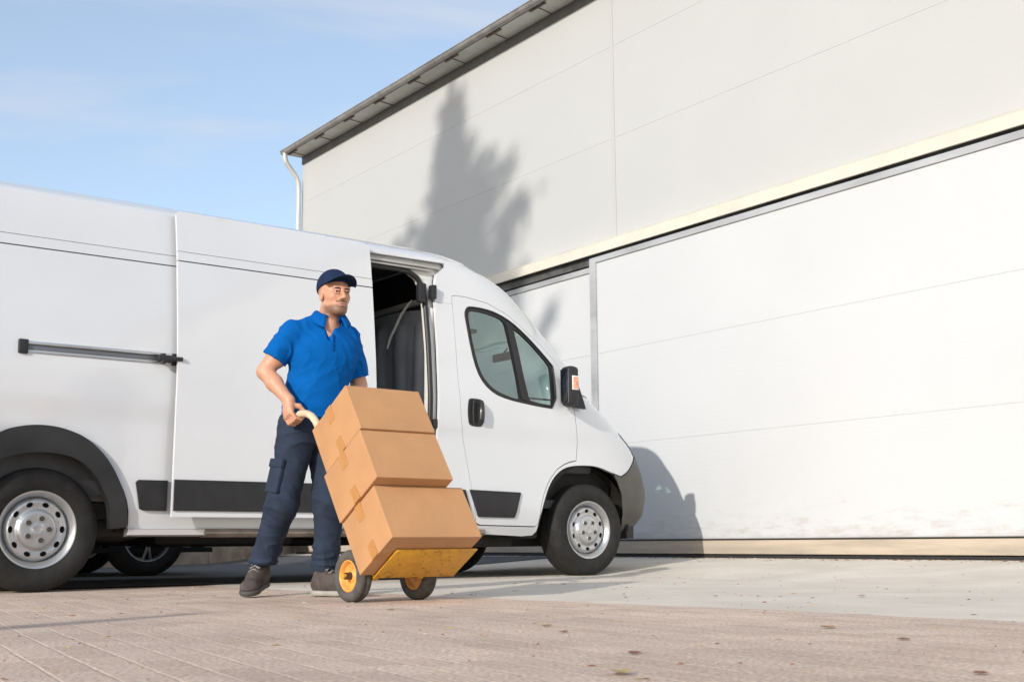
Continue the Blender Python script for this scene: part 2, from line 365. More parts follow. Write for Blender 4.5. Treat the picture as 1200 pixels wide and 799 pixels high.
wallm = wmat('warm_white_wall_panel', (.468, .474, .466), 12)
doorm = wmat('white_door_panel', (.545, .557, .568), 8, True)
WL = 30.0; T0 = 3.23; ZT = 5.93
joint = mat('panel_joint', (.455, .46, .45), .6)
# panels: columns split at x=7.26 ; rows split at z=4.33, 5.32
cols = [(0, 7.235), (7.285, 18.0), (18.05, WL)]; rws = [(T0+.02, 4.3255), (4.3272, 5.3155), (5.3172, 6.30)]
for (xa, xb) in cols:
    for (za, zb) in rws:
        MB().box((xa, 0, za), (xb, .12, min(zb, 6.046)), .003).build('wall_panel', wallm, wh, smooth=False)
MB().box((0.005, .0025, .12), (WL, .3, 6.03)).box((7.236, -.006, T0+.02), (7.284, .02, 6.29), .002).build('wall_core', joint, wh, smooth=False)
# lower wall at far left of the doors
MB().box((0, 0, .1), (.6, .118, T0+.0), .003).build('wall_panel', wallm, wh, smooth=False)
# gable side + back walls and roof
MB().box((-.004, .125, .1), (.1, 14, 6.3)).box((0, 13.9, .1), (WL, 14, 6.3)).box((WL-.1, .31, .1), (WL, 13.9, 6.3)).build('side_wall', wallm, wh, smooth=False)
roofm = mat('grey_roof_sheet', (.25, .25, .25), .6, 0, .15, 3)
MB().prism([(-.27, 6.09), (-.27, 6.115), (7, 7.4), (14.3, 6.115), (14.3, 6.09), (7, 7.35)], -.045, WL+.3, 'x').build('roof', roofm, wh, smooth=False)
fasc = mat('dark_grey_flashing', (.12, .12, .12), .6, 0, .15, 6)
MB().box((-.01, -.012, ZT+.01), (WL, -.002, 6.045)).box((-.01, -.014, ZT), (WL, -.002, ZT+.012)).build('eaves_flashing', fasc, wh, smooth=False)
soff = mat('weathered_white_soffit', (.50, .50, .44), .7, 0, 0, 3, .1, 30, col2=(.62, .62, .57))
sb = MB().box((-.045, -.26, 6.048), (WL, .12, 6.058)); sb.build('soffit', soff, wh, smooth=False)
for k in range(34):
    rib = MB()
    x = .12+k*.88+random.uniform(-.02, .02)
    rib.tube([(x, -.012, 6.044), (x+.05, -.25, 6.040)], .006, 6)
    rib.box((x-.08, -.262, 6.030), (x+.20, -.235, 6.046), .003)
    rib.build('gutter_bracket', mat('rusty_brown_steel', (.14, .10, .075), .8, 0, .4, 20), wh)
# gutter: half round
gut = mat('galvanised_gutter', (.34, .33, .31), .5, .5, .2, 6)
pr = []
for k in range(11):
    an = math.pi*(k/10); pr.append((-.305-.045*math.cos(an), 6.085-.048*math.sin(an)))
pr += [(-.258, 6.087)]+[(-.305+.039*math.cos(math.pi*k/10), 6.085-.042*math.sin(math.pi*k/10)) for k in range(11)]
g = MB(); g.prism(pr, -.06, WL+.3, 'x'); g.tube([(-.06, -.352, 6.088), (WL+.3, -.352, 6.088)], .008, 8); g.tube([(-.06, -.33, 6.050), (WL+.3, -.33, 6.050)], .005, 6)
g.build('gutter', gut, wh)
dp = MB(); dp.tube([(.02, -.305, 6.05), (.02, -.305, 5.97), (.02, -.27, 5.89), (.02, -.11, 5.71), (.02, -.075, 5.62), (.02, -.065, 5.5), (.02, -.065, .16)], .036, 14)
dp.box((-.03, -.11, 4.6), (.07, .0, 4.63), .003).box((-.05, -.13, 2.6), (.05, 0, 2.63), .003)
dp.build('downpipe', mat('pale_grey_downpipe', (.55, .55, .52), .45, .2, .08, 5), wh)
# drip trim above the doors (cream), slanting out
tm = mat('cream_drip_trim', (.60, .56, .47), .5, 0, .06, 3)
MB().prism([(-.002, 3.30), (-.145, 3.228), (-.16, 3.122), (-.15, 3.118), (-.13, 3.205), (-.002, 3.27)], .4, WL, 'x').build('drip_trim', tm, wh, smooth=False)
# recess + rails
galv = mat('galvanised_steel', (.40, .41, .42), .5, .15, .18, 4, .05, 30, stretch=(.3, 1, 1))
trk = mat('dark_track_box', (.10, .10, .10), .6, .3, .4, 5)
MB().box((.4, -.09, 3.04), (WL, -.003, 3.20)).build('door_track', trk, wh, smooth=False)
# left (rear) leaf: x .6..7.1
def leaf(x0, x1, y0, y1, zt, tagn, zjs, fw_, lab):
    fr = MB(); e = .004
    fr.box((x0, y0-.012, .265), (x0+fw_, y1, zt), .004).box((x1-fw_, y0-.012, .265), (x1, y1, zt), .004).box((x0+fw_+.001, y0-.012, zt-.058), (x1-fw_-.001, y1, zt), .004)
    d = bpy.data.objects.new('sliding_door', None); C.objects.link(d); d.parent = wh; d['label'] = lab
    fr.build('door_frame', galv, d, smooth=False)
    zs = [.272]+zjs+[zt-.066]
    for a, b_ in zip(zs[:-1], zs[1:]):
        MB().box((x0+fw_+.012, y0, a+.0006), (x1-fw_-.012, y1-.02, b_-.0006), .0012).build('door_panel', doorm, d, smooth=False)
    MB().box((x0+fw_+.002, y0+.003, .27), (x1-fw_-.002, y1-.01, zt-.059)).build('door_core', joint, d, smooth=False)
    sl = mat('dusty_wood_sill', (.36, .31, .25), .8, 0, .25, 4, .2, 40, stretch=(.3, 1, 3), col2=(.50, .42, .33))
    MB().box((x0, y0-.02, .14), (x1, y1, .262), .006).build('bottom_rail', sl, d, smooth=False)
    MB().tube([(x0+fw_, y0-.022, .263), (x1-fw_, y0-.022, .263)], .006, 6).build('rubber_strip', gap, d)
    return d
leaf(.62, 7.25, -.06, -.005, 3.028, 'l', [1.18, 2.12], .05, 'rear door leaf with a lower top rail')
leaf(7.03, 22.0, -.15, -.08, 3.085, 'r', [1.18, 2.10], .095, 'wide front door leaf')
MB().box((.4, -.17, .112), (WL, .1, .132)).build('floor_track', gap, wh, smooth=False)

VL = Vector((-3.198, 7.587, 0)); VX = Vector((.7896, .6136, 0)); VY = Vector((-.6136, .7896, 0))
al = []
for X_ in (-12, -6, -2, 0, 1.5, 2.7, 4.5, 5.9):
    for y_ in ((-.62, 0, 1.2, 3, 6, 12) if X_ < 3 else (1.6, 2.2, 3, 4, 7, 12)): p = VL+VX*X_+VY*(y_+.05*math.sin(X_*2)); al.append(Vector((p.x, p.y, gz(NV.dot(p))+.010)))
tag(mesh_obj('asphalt_shade_sheet', al, [(i*6+j, (i+1)*6+j, (i+1)*6+j+1, i*6+j+1) for i in range(7) for j in range(5)], mat('asphalt_with_shade', (.075, .078, .082), .9, 0, .25, 6, .5, 120), smooth=False), 'asphalt behind the van with shade put into its dark colour', kind='structure')  # asphalt sheet, its dark tone also carries the shade beyond the van

MB().box((-.03, -.07, .1), (.75, -.008, .74), .012).box((.76, -.07, .1), (1.5, -.008, .70), .012).build('stone_plinth', mat('mossy_plinth', (.13, .10, .06), .9, 0, 0, 5, .6, 25, col2=(.34, .28, .21), det=10), wh, smooth=False)
# low concrete wall behind the parking place
A = Vector((-3.25, 17.9, 0)); B = Vector((-4.85, 11.9, 0)); dv = (A-B); an = math.atan2(dv.y, dv.x)
lw = thing('low_wall', 'low mossy concrete wall running back to the warehouse corner', 'wall', B, an)
cw = mat('mossy_old_concrete', (.20, .16, .12), .9, 0, 0, 3.5, .5, 25, col2=(.38, .32, .26), det=10)
lw1 = MB(); x = 0; Lw = dv.length
while x < Lw-.01:
    x2 = min(Lw, x+1.25); lw1.box((x+.008, -.1, -.05), (x2-.008, .12, .62), .015); x = x2
lw1.build('wall_block', cw, lw, smooth=False)
MB().box((0, -.13, .62), (Lw, .15, .70), .01).build('coping', mat('coping_concrete', (.32, .30, .27), .9, 0, .2, 5), lw, smooth=False)
# ------------------------------------------------------------------ delivery van (local: x forward from rear axle, y to its left, z up)
VAN_LOC = Vector((-3.198, 7.587, 0)); VAN_ROT = R(37.844)
van = thing('delivery_van', 'white high roofed panel van with its side door slid open', 'van', VAN_LOC, VAN_ROT)
WZ = [(.20, .88), (.30, .93), (.345, .955), (.37, .965), (.43, .975), (.45, .985), (.62, .988), (.93, .998), (.985, 1.001), (1.045, 1.013), (1.10, 1.017), (1.25, 1.02), (1.40, 1.008), (1.6, .99), (1.9, .955), (1.98, .945), (2.13, .922), (2.24, .90), (2.4, .85)]
XF = [(.20, 4.70), (.30, 4.82), (.45, 4.97), (.62, 5.01), (.8, 4.96), (.97, 4.86), (1.06, 4.75), (1.16, 4.63), (1.26, 4.47), (1.37, 4.31), (1.71, 3.96), (2.07, 3.56), (2.17, 3.40), (2.24, 3.20), (2.4, 2.7)]
def sm(t, P):
    return (lerp(t-.02, P)+2*lerp(t, P)+lerp(t+.02, P))/4
def shape(z):
    xf = sm(z, XF); Lc = 1.15 if z < 1.2 else max(.75, 1.15-(z-1.2)*.5); p = 3.0+max(0, min(1, (z-1.1)/.5))*.8
    return sm(z, WZ), xf, Lc, p
def YW(X, z):
    w_, xf, Lc, p = shape(z); xs = xf-Lc
    if X > xs:
        t = min((X-xs)/Lc, .999); w_ = w_*(1-t**p)**(1/p)
    if X < -.85: w_ -= .06*((-.85-X)/.2)**2
    return w_
def XE(z, t=.86):
    w_, xf, Lc, p = shape(z); return xf-Lc*(1-t)
def side(sgn, off=0.0):
    return lambda X, z: (X, sgn*(YW(X, z)+off), z)
def spanel(name, poly, holes=(), m=paint, off=0.0, thick=.03, sgn=-1, parent=None, step=.04, grid=.05):
    return panel(name, poly, holes, side(sgn, off), m, parent or van, thick, (0, -sgn, 0), step, grid)
def circ(cx, cz, r, a0, a1, n=24, rz=None):
    return [(cx+r*math.cos(R(a0+(a1-a0)*i/n)), cz+(rz or r)*math.sin(R(a0+(a1-a0)*i/n))) for i in range(n+1)]
FA = 4.035; RW = .341
door_p = [(2.774, 1.975), (2.778, 1.707), (2.783, 1.401), (2.808, 1.103), (2.837, .946), (2.886, .747), (2.934, .548), (2.958, .42), (2.968, .39), (3.006, .372), (3.505, .363), (3.528, .385), (3.534, .45), (3.546, .522), (3.568, .596), (3.600, .666), (3.642, .728), (3.692, .779), (3.75, .813), (3.81, .836), (3.875, .848), (3.885, .973), (3.862, 1.162), (3.855, 1.228), (3.857, 1.36), (3.80, 1.49), (3.72, 1.588), (3.579, 1.70), (3.416, 1.805), (3.26, 1.90), (3.083, 1.962), (2.894, 1.985), (2.80, 1.985)]
seal_p = smoothpoly([(2.880, 1.860), (2.898, 1.900), (2.930, 1.915), (3.06, 1.912), (3.177, 1.890), (3.298, 1.842), (3.413, 1.768), (3.532, 1.675), (3.66, 1.563), (3.685, 1.54), (3.668, 1.222), (3.50, 1.232), (3.371, 1.246), (3.216, 1.266), (3.103, 1.297), (3.013, 1.36), (2.955, 1.450), (2.915, 1.60), (2.888, 1.796)], 1)
win1 = smoothpoly([(2.912, 1.86), (2.935, 1.888), (3.06, 1.884), (3.165, 1.865), (3.228, 1.842), (3.245, 1.80), (3.335, 1.285), (3.315, 1.268), (3.222, 1.287), (3.12, 1.318), (3.038, 1.375), (2.983, 1.455), (2.943, 1.60), (2.918, 1.78)], 1)
win2 = smoothpoly([(3.322, 1.79), (3.36, 1.775), (3.45, 1.715), (3.545, 1.637), (3.635, 1.555), (3.652, 1.53), (3.638, 1.255), (3.62, 1.243), (3.44, 1.262), (3.412, 1.28), (3.318, 1.76)], 1)
rear_arc = circ(0, .36, .50, 178, 2)     # body notch
TOP = 2.238
def contour(z0, z1, n=16, t=.86): return [(XE(z0+(z1-z0)*i/n, t), z0+(z1-z0)*i/n) for i in range(n+1)]
# main side panel: right side with the sliding door opening
body_out = [(-1.03, .36), (-.50, .36)]+[(x, z) for x, z in rear_arc]+[(.50, .345), (2.945, .345), (2.958, .41)]
body_low = [(2.934, .548), (2.886, .747), (2.837, .946), (2.808, 1.103), (2.783, 1.401), (2.778, 1.707), (2.774, 1.975), (2.80, 1.985), (2.894, 1.985), (3.083, 1.962), (3.26, 1.90), (3.416, 1.805), (3.579, 1.70), (3.72, 1.588), (3.80, 1.49), (3.857, 1.36), (3.90, 1.355)]
up = contour(1.355, TOP, 24)
open_p = [(1.27, .50), (2.625, .50), (2.625, 1.0), (2.632, 1.6), (2.63, 2.00), (2.66, 2.12), (2.75, 2.195), (2.74, 2.215), (1.27, 2.205)]
belt_z = 1.917; upz = 1.981
def clip_above(poly, z): return poly
def g8(poly): return inset(poly, .0035)
# rear part below belt, left of the door opening's slot, is one panel with the front part: split by belt groove
sgn = -1
low = body_out+body_low[:6]+[(2.775, belt_z-.001), (2.63, belt_z-.001), (2.632, 1.6), (2.625, 1.0), (2.625, .50), (1.27, .50), (1.27, belt_z-.004), (-1.03, belt_z-.004)]
spanel('side_panel', low)
spanel('belt_moulding', [(-1.03, belt_z+.003), (1.27, belt_z+.003), (1.27, upz-.002), (-1.03, upz-.002)], off=.001)
upr = [(-1.03, upz+.0015), (1.27, upz+.0015), (1.27, 2.205), (2.74, 2.215), (2.75, 2.195), (2.66, 2.12), (2.63, 2.0), (2.63, belt_z), (2.774, belt_z)]+body_low[6:]+up+[(-1.03, TOP)]
spanel('upper_side_panel', upr)
# opposite side, plain, window and door hole only
lowL = [(-1.03, .36), (-.50, .36)]+rear_arc+[(.50, .345), (2.945, .345), (2.958, .41)]+body_low[:7]+[(2.774, 1.975)]+body_low[7:]+up+[(-1.03, TOP)]
spanel('side_panel', lowL, sgn=1, step=.06, grid=.12)
# doors
def fdoor(s):
    hs = [seal_p]
    d = spanel('front_door', g8(door_p), hs, sgn=s, thick=.035)
    sl = panel('window_seal', seal_p, [win1, win2], side(s, -.004), rubber, d, .02, (0, -s, 0))
    panel('window_pane', inset(win1, -.006), [], side(s, -.012), glass_t, d, 0, (0, -s, 0), .05, .1)
    panel('window_pane', inset(win2, -.006), [], side(s, -.012), glass_t, d, 0, (0, -s, 0), .05, .1)
    ring = [Vector(side(s, -.001)(*p)) for p in densify(seal_p, .03)]
    MB().tube(ring, .0062, 8, closed=True).build('seal_bead', rubber, d)
    # divider bar
    panel('window_divider', [(3.245, 1.845), (3.305, 1.825), (3.405, 1.262), (3.345, 1.272)], [], side(s, .004), blackp, d, .02, (0, -s, 0))
    # handle
    hp = smoothpoly([(2.868, 1.236), (2.885, 1.250), (2.985, 1.246), (3.006, 1.22), (3.010, 1.10), (2.99, 1.062), (2.97, 1.052), (2.892, 1.056), (2.872, 1.075), (2.862, 1.15)], 2)
    h = panel('door_handle', hp, [], side(s, .004), blackp, d, .015, (0, -s, 0), .02, .03)
    y = s*1.035
    MB().tube([(2.965, y, 1.225), (2.958, y+s*.022, 1.20), (2.952, y+s*.026, 1.15), (2.95, y+s*.022, 1.105), (2.955, y, 1.085)], [.012, .015, .016, .015, .012], 10).tube([(2.905, y-s*.003, 1.235), (2.897, y+s*.002, 1.15), (2.905, y-s*.003, 1.07)], .006, 6).build('grip', mat('handle_black', (.03, .03, .03), .32), h)
    stp = [(2.90, .615), (3.342, .604), (3.346, .596), (3.300, .432), (3.29, .424), (2.985, .428), (2.972, .44), (2.905, .60)]
    panel('lower_cladding', stp, [], side(s, .012), blackp, d, .015, (0, -s, 0))
    return d
fdoor(-1); fdoor(1)
# front fender
arch = spline([(3.528, .33), (3.535, .42), (3.560, .505), (3.615, .646), (3.688, .740), (3.79, .795), (3.949, .812), (4.1, .805), (4.24, .770)], 4)
fen = [(3.857, 1.352), (3.855, 1.228), (3.862, 1.162), (3.885, .973), (3.875, .848), (3.81, .836), (3.75, .813), (3.692, .779), (3.642, .728), (3.600, .666), (3.568, .596), (3.546, .522), (3.534, .45), (3.524, .385), (3.505, .363), (3.0, .372), (2.962, .385), (2.958, .33), (2.99, .31), (3.40, .292), (3.50, .298)]+arch+[(4.36, .745), (4.44, .78), (4.54, .85), (4.62, .905)]+contour(.93, 1.345, 10)+[(3.90, 1.352)]
for s in (-1, 1): spanel('front_fender', g8(fen), sgn=s, thick=.035, grid=.04)
bmp = [(4.262, .765), (4.36, .742), (4.44, .777), (4.54, .847), (4.62, .902)]+[p for p in contour(.926, .27, 8)]+[(4.42, .27), (4.40, .34), (4.385, .45), (4.36, .60), (4.31, .70)]
for s in (-1, 1): spanel('front_bumper', g8(bmp), sgn=s, thick=.012, m=bumperp, off=.008)
MB().prism([(4.47, -.89), (4.62, -.80), (4.76, -.66), (4.88, -.40), (4.92, 0), (4.88, .40), (4.76, .66), (4.62, .80), (4.47, .89), (4.44, .6), (4.44, -.6)], .275, .90, 'z').build('bumper_core', gap, van, smooth=False)
# front wrap parts, y-parametrised
def wrap(name, z0, z1, m, off=0, y0=None, n=26, rows=10, yy=None, thick=0, t=.86):
    V = []; 
    for i in range(rows+1):
        z = z0+(z1-z0)*i/rows; w_, xf, Lc, p = shape(z); ye = YW(XE(z, t), z)
        if yy: ya, yb = yy
        else: ya, yb = -ye, ye
        for k in range(n+1):
            y = ya+(yb-ya)*k/n; q = min(abs(y)/w_, .999)
            V.append((xf-Lc+Lc*(1-q**p)**(1/p)+off, y, z))
    F = [(i*(n+1)+k, i*(n+1)+k+1, (i+1)*(n+1)+k+1, (i+1)*(n+1)+k) for i in range(rows) for k in range(n)]
    o = mesh_obj(name, V, F, m, van, True, 60); return o
wrap('front_bumper', .27, .79, bumperp, .004)
wrap('bonnet', .935, 1.316, paint, rows=12)
grm = mat('front_grille', (.03, .03, .03), .5)
wrap('grille', .795, .93, grm, -.01)
wrap('lower_grille', .42, .60, grm, .012, yy=(-.5, .5))
for s in (-1, 1):
    hl = wrap('headlight', .90, 1.10, mat('headlight_lens', (.75, .78, .80), .08, .6), .012, yy=(s*.58, s*.80) if s > 0 else (-.80, -.58), n=6, rows=6)
wrap('windscreen_seal', 1.318, 1.345, rubber, -.004, rows=3)
wrap('windscreen', 1.345, 2.10, glass_c, -.008, rows=16, t=.885)
wrap('roof_front', 2.10, TOP, paint, rows=5)
for s in (-1, 1):   # pillar cover between windscreen glass and side panel
    V = []; rows = 16
    for i in range(rows+1):
        z = 1.33+.77*i/rows; w_, xf, Lc, p = shape(z)
        for tt in (.86, .875, .89):
            X = xf-Lc*(1-tt); V.append((X, s*YW(X, z), z))
    F = [(i*3+k, i*3+k+1, (i+1)*3+k+1, (i+1)*3+k) for i in range(rows) for k in range(2)]
    mesh_obj('windscreen_pillar', V, F, rubber, van)
# roof cap: rings from the outline at TOP inwards
def outline_top():
    P = []
    for X in np.linspace(-1.03, XE(TOP), 60): P.append((X, -YW(X, TOP)))
    ye = YW(XE(TOP), TOP); w_, xf, Lc, p = shape(TOP)
    for y in np.linspace(-ye, ye, 30)[1:-1]: P.append((xf-Lc+Lc*(1-(abs(y)/w_)**p)**(1/p), y))
    for X in np.linspace(XE(TOP), -1.03, 60): P.append((X, YW(X, TOP)))
    return P
P = outline_top(); V = []; SS = [0, .02, .05, .09, .14, .2, .3, .45, .65, .85, 1.0]; nP = len(P)
for s_ in SS:
    hh = (1-(1-s_)**3.2)**.75
    for (X, y) in P:
        fr = max(0, X-1.6)/1.6; pull = fr*fr*(1-(1-s_)**1.0)*1.1
        rib_ = .006*math.sin(X*22)*(1 if s_ > .5 else 0)*(1 if X < 2.2 else 0)
        V.append((X-pull, y*(1-s_), TOP+.165*hh+rib_))
F = [(i*nP+k, i*nP+k+1, (i+1)*nP+k+1, (i+1)*nP+k) for i in range(len(SS)-1) for k in range(nP-1)]
mesh_obj('roof', V, F, paint, van, True, 50)
# rear doors
MB().box((-1.10, -.90, .40), (-1.02, -.004, 2.28), .03).box((-1.10, .004, .40), (-1.02, .90, 2.28), .03).build('rear_door', paint, van)
MB().box((-1.16, -.97, .34), (-1.03, .97, .52), .03).build('rear_bumper', blackp, van)
for s in (-1, 1): MB().box((-1.085, s*.985-.05, .95), (-1.0, s*.985+.0, 1.45) if s > 0 else (-1.0, -.935, 1.45), .015).build('tail_light', mat('tail_light_red', (.5, .02, .02), .2), van)
# dark inner skin behind gaps
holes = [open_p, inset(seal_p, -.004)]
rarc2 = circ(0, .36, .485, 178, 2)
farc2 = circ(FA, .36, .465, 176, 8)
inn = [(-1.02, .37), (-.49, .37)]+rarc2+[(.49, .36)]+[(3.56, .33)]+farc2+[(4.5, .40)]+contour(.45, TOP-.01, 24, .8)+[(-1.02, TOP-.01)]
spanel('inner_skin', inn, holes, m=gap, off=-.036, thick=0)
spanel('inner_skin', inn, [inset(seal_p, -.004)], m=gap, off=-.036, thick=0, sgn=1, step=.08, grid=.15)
# rear wheel arch flare
fo = smoothpoly([(-.52, .35), (-.49, .56), (-.385, .76), (-.245, .862), (-.145, .898), (-.026, .91), (.098, .894), (.227, .842), (.345, .735), (.43, .592), (.470, .462), (.486, .352)], 0)
fo = spline(fo, 4)
fi = [(.395, .343), (.375, .46), (.35, .52), (.295, .62), (.206, .71), (.106, .748), (-.017, .760), (-.136, .748), (-.235, .715), (-.32, .65), (-.38, .54), (-.41, .343)]
for s in (-1, 1): spanel('wheel_arch_flare', fo+spline(fi, 4), sgn=s, m=flarep, off=.028, thick=.07, grid=.035)
# cladding strips
spanel('side_cladding', [(.532, .618), (.524, .61), (.552, .458), (.575, .449), (.712, .447), (.712, .624), (.54, .624)], m=blackp, off=.014, thick=.02)
spanel('side_cladding', [(2.66, .618), (2.86, .614), (2.925, .43), (2.66, .436)], m=blackp, off=.010, thick=.016)
MB().box((2.70, -1.010, .50), (2.735, -.99, .545), .004).build('side_marker_lamp', mat('amber_lens', (.85, .22, .02), .2), van)
# sill below the door opening
for s in (-1, 1): MB().prism([(s*.90, .295), (s*.95, .302), (s*.972, .318), (s*.966, .343), (s*.90, .345)], .97 if s < 0 else .5, 3.05, 'x').build('side_step', rusty, van)
MB().prism([(-.90, .30), (-.955, .31), (-.968, .343), (-.90, .345)], .50, .968, 'x').build('sill', paint, van)
# sliding rail with end cap
MB().box((-.165, -1.012, 1.303), (.735, -1.000, 1.372), .003).build('rail_recess', gap, van)
MB().box((-.13, -1.028, 1.352), (.70, -1.008, 1.370), .004).box((-.13, -1.024, 1.306), (.70, -1.008, 1.318), .003).build('sliding_rail', alu, van)
MB().box((-.13, -1.0165, 1.322), (.70, -1.012, 1.348), .001).build('rail_channel', mat('grey_rail', (.16, .17, .19), .4, .5), van)
MB().box((-.180, -1.032, 1.298), (-.128, -1.0, 1.378), .006).box((.70, -1.03, 1.30), (.745, -1.0, 1.372), .006).build_each('rail_end_cap', blackp, van)
MB().box((.60, -1.075, 1.315), (.70, -1.03, 1.352), .008).tube([(.61, -1.055, 1.333), (.742, -1.085, 1.333)], .012, 8).tube([(.63, -1.06, 1.30), (.63, -1.06, 1.36)], .016, 10).build('roller_bracket', blackp, van)
# reflector at the front lower edge / fuel flap lines
# ---------------- open sliding door (a part of the van)
sdoor = bpy.data.objects.new('sliding_door', None); C.objects.link(sdoor); sdoor.parent = van; sdoor['label'] = 'plain white side door slid back along the body'
DX0, DX1 = .718, 2.084
WD = [(.40, 1.0), (.9, 1.010), (1.25, 1.016), (1.45, 1.003), (1.7, .977), (1.95, .947), (2.12, .922), (2.27, .893)]
def dpan(name, poly, m=paint, off=.062, thick=.022): return panel(name, poly, [], lambda X, z: (X, -(sm(z, WD)+off), z), m, sdoor, thick, (0, 1, 0), .04, .05)
dpan('door_skin', [(DX0, .412), (DX1, .412), (DX1, 1.938), (DX0, 1.938)])
dpan('door_moulding', [(DX0, 1.945), (DX1, 1.945), (DX1, 2.000), (DX0, 2.000)], off=.0635)
dpan('upper_skin', [(DX0, 2.0035), (DX1, 2.0035), (DX1, 2.238), (DX1-.05, 2.256), (DX0+.02, 2.262), (DX0, 2.245)])
dpan('inner_lining', [(DX0+.02, .43), (DX1-.02, .43), (DX1-.02, 2.25), (DX0+.02, 2.25)], m=gap, off=.034, thick=0)
dpan('lower_cladding', [(DX0+.006, .627), (DX1-.004, .625), (DX1-.004, .443), (DX0+.006, .447)], m=blackp, off=.073, thick=.010)
MB().tube([(DX1-.012, -1.05, .43), (DX1-.012, -1.06, 1.1), (DX1-.014, -.99, 1.9), (DX1-.016, -.94, 2.25)], .010, 8).build('door_seal', rubber, sdoor)
# ---------------- opening surround
sur = inset(open_p, -.002)
hole = [(1.33, .53), (2.565, .53), (2.575, 1.0), (2.578, 1.6), (2.572, 1.93), (2.556, 2.02), (2.52, 2.085), (2.46, 2.118), (2.35, 2.128), (1.33, 2.128)]
panel('opening_surround', sur, [hole], side(-1, -.045), paint_in, van, .05, (0, 1, 0), .04, .06)
tr = [(p[0], -(YW(p[0], p[1])-.04), p[1]) for p in densify(hole, .04)]
MB().tube(tr, .019, 10, closed=True).build('opening_seal', rubber, van)
MB().box((1.27, -.905, 2.165), (2.70, -.86, 2.180), .002).box((1.27, -.915, 2.140), (2.62, -.85, 2.150), .002).build('upper_track', mat('beige_track', (.48, .47, .44), .5, .3), van)
MB().box((2.585, -.985, 1.93), (2.625, -.93, 2.03), .008).box((2.50, -.955, 1.90), (2.56, -.90, 2.04), .012).box((2.592, -.998, 1.03), (2.632, -.955, 1.09), .008).build_each('door_hinge_stop', blackp, van)
# B pillar inner return
MB().box((2.60, -.925, .5), (2.66, -.86, 1.88), .01).build('pillar_inner', paint_in, van)
# ---------------- cargo interior
dk = mat('dark_grey_cargo_lining', (.07, .072, .078), .5, 0, .15, 6)
bulk = mat('bulkhead_grey_plastic', (.36, .38, .41), .3, 0, .12, 5, .06, 12)
MB().box((-.98, -.86, .50), (2.74, .86, .53)).build('cargo_floor', mat('cargo_floor_board', (.12, .10, .08), .6, 0, .2, 6), van, smooth=False)
MB().box((-.98, .84, .53), (2.9, .86, 2.25)).box((-.98, -.86, 2.255), (2.74, .86, 2.27)).box((-.99, -.86, .53), (-.97, .86, 2.25)).build('cargo_lining', dk, van, smooth=False)
MB().box((-.96, -.87, .53), (1.2, -.855, 2.24)).build('cargo_lining', dk, van, smooth=False)
# ribbed bulkhead facing the rear
V = []; ny, nz_ = 80, 50
def bk(y, z):
    rb = max(0, math.sin(y*26))**.5*.022 if .62 < z < 1.82 else 0
    cr_ = .05*math.exp(-((z-1.25-.15*math.sin(y*3))/.12)**2)
    return 2.66 - rb + .02*math.sin(y*5+z*3) + .10*max(0, z-1.6) - cr_*.4
for i in range(nz_+1):
    for k in range(ny+1):
        y = -.86+1.72*k/ny; z = .53+1.40*i/nz_ - .10*max(0, abs(y)-.45)*(i/nz_)
        V.append((bk(y, z), y, z))
F = [(i*(ny+1)+k, i*(ny+1)+k+1, (i+1)*(ny+1)+k+1, (i+1)*(ny+1)+k) for i in range(nz_) for k in range(ny)]
mesh_obj('bulkhead', V, F, bulk, van, True, 180)
MB().box((2.64, -.90, .53), (2.70, -.80, 1.92), .01).build('bulkhead_edge', paint_in, van)
MB().box((2.74, -.84, 1.90), (2.78, .84, 2.24)).build('overcab_panel', gap, van, smooth=False)
MB().tube([(2.60, -.705, 1.965), (2.595, -.673, 1.945), (2.60, -.57, 1.885), (2.595, -.50, 1.80), (2.60, -.42, 1.73), (2.60, -.38, 1.655)], [.006, .010, .012, .013, .011, .008], 8, flat=.4).build('bulkhead_gleam', mat('gleam_white', (.75, .74, .70), .6), van)  # pale curved tube stands in for the sunlit gleam on the bulkhead
# ---------------- cab interior
dash = mat('dash_grey', (.05, .052, .055), .6); seatm = mat('seat_fabric', (.06, .065, .075), .9, 0, .2, 40)
MB().box((3.70, -.88, .75), (4.15, .88, 1.19), .05).box((3.78, -.80, 1.10), (4.22, .80, 1.18), .03).build('dashboard', dash, van)
MB().box((2.75, -.86, .50), (3.9, .86, .56)).build('cab_floor', dash, van, smooth=False)
MB().box((2.70, -.82, 1.96), (3.12, .82, 2.0), .015).build('headliner', mat('headliner', (.45, .46, .45), .9), van)
for y in (-.62, .52):
    st = MB().box((2.86, y-.24, .86), (3.36, y+.24, 1.0), .05).build('cab_seat', seatm, van)
    MB().box((2.80, y-.24, .95), (2.94, y+.24, 1.53), .05).build('backrest', seatm, st)
    MB().box((2.81, y-.13, 1.55), (2.90, y+.13, 1.72), .04).build('headrest', seatm, st)
wh_ = []
for k in range(28):
    a_ = 2*math.pi*k/28; wh_.append(Vector((3.62, .50, 1.18))+Vector((-.5*math.cos(a_)*.4, math.sin(a_)*.2, math.cos(a_)*.18)))
MB().tube(wh_, .014, 8, closed=True).tube([(3.62, .32, 1.18), (3.62, .68, 1.18)], .02, 8).tube([(3.62, .5, 1.18), (3.8, .5, 1.08)], .03, 8).build('steering_wheel', dash, van)
MB().box((3.16, -.62, 1.80), (3.24, -.50, 1.83), .01).box((3.30, .35, 1.81), (3.44, .58, 1.85), .01).build_each('sun_visor', mat('visor', (.4, .4, .39), .9), van)
MB().box((3.93, -.12, 1.72), (3.955, .12, 1.79), .012).tube([(3.95, 0, 1.78), (4.0, 0, 1.83)], .008, 6).build('rear_view_mirror', blackp, van)
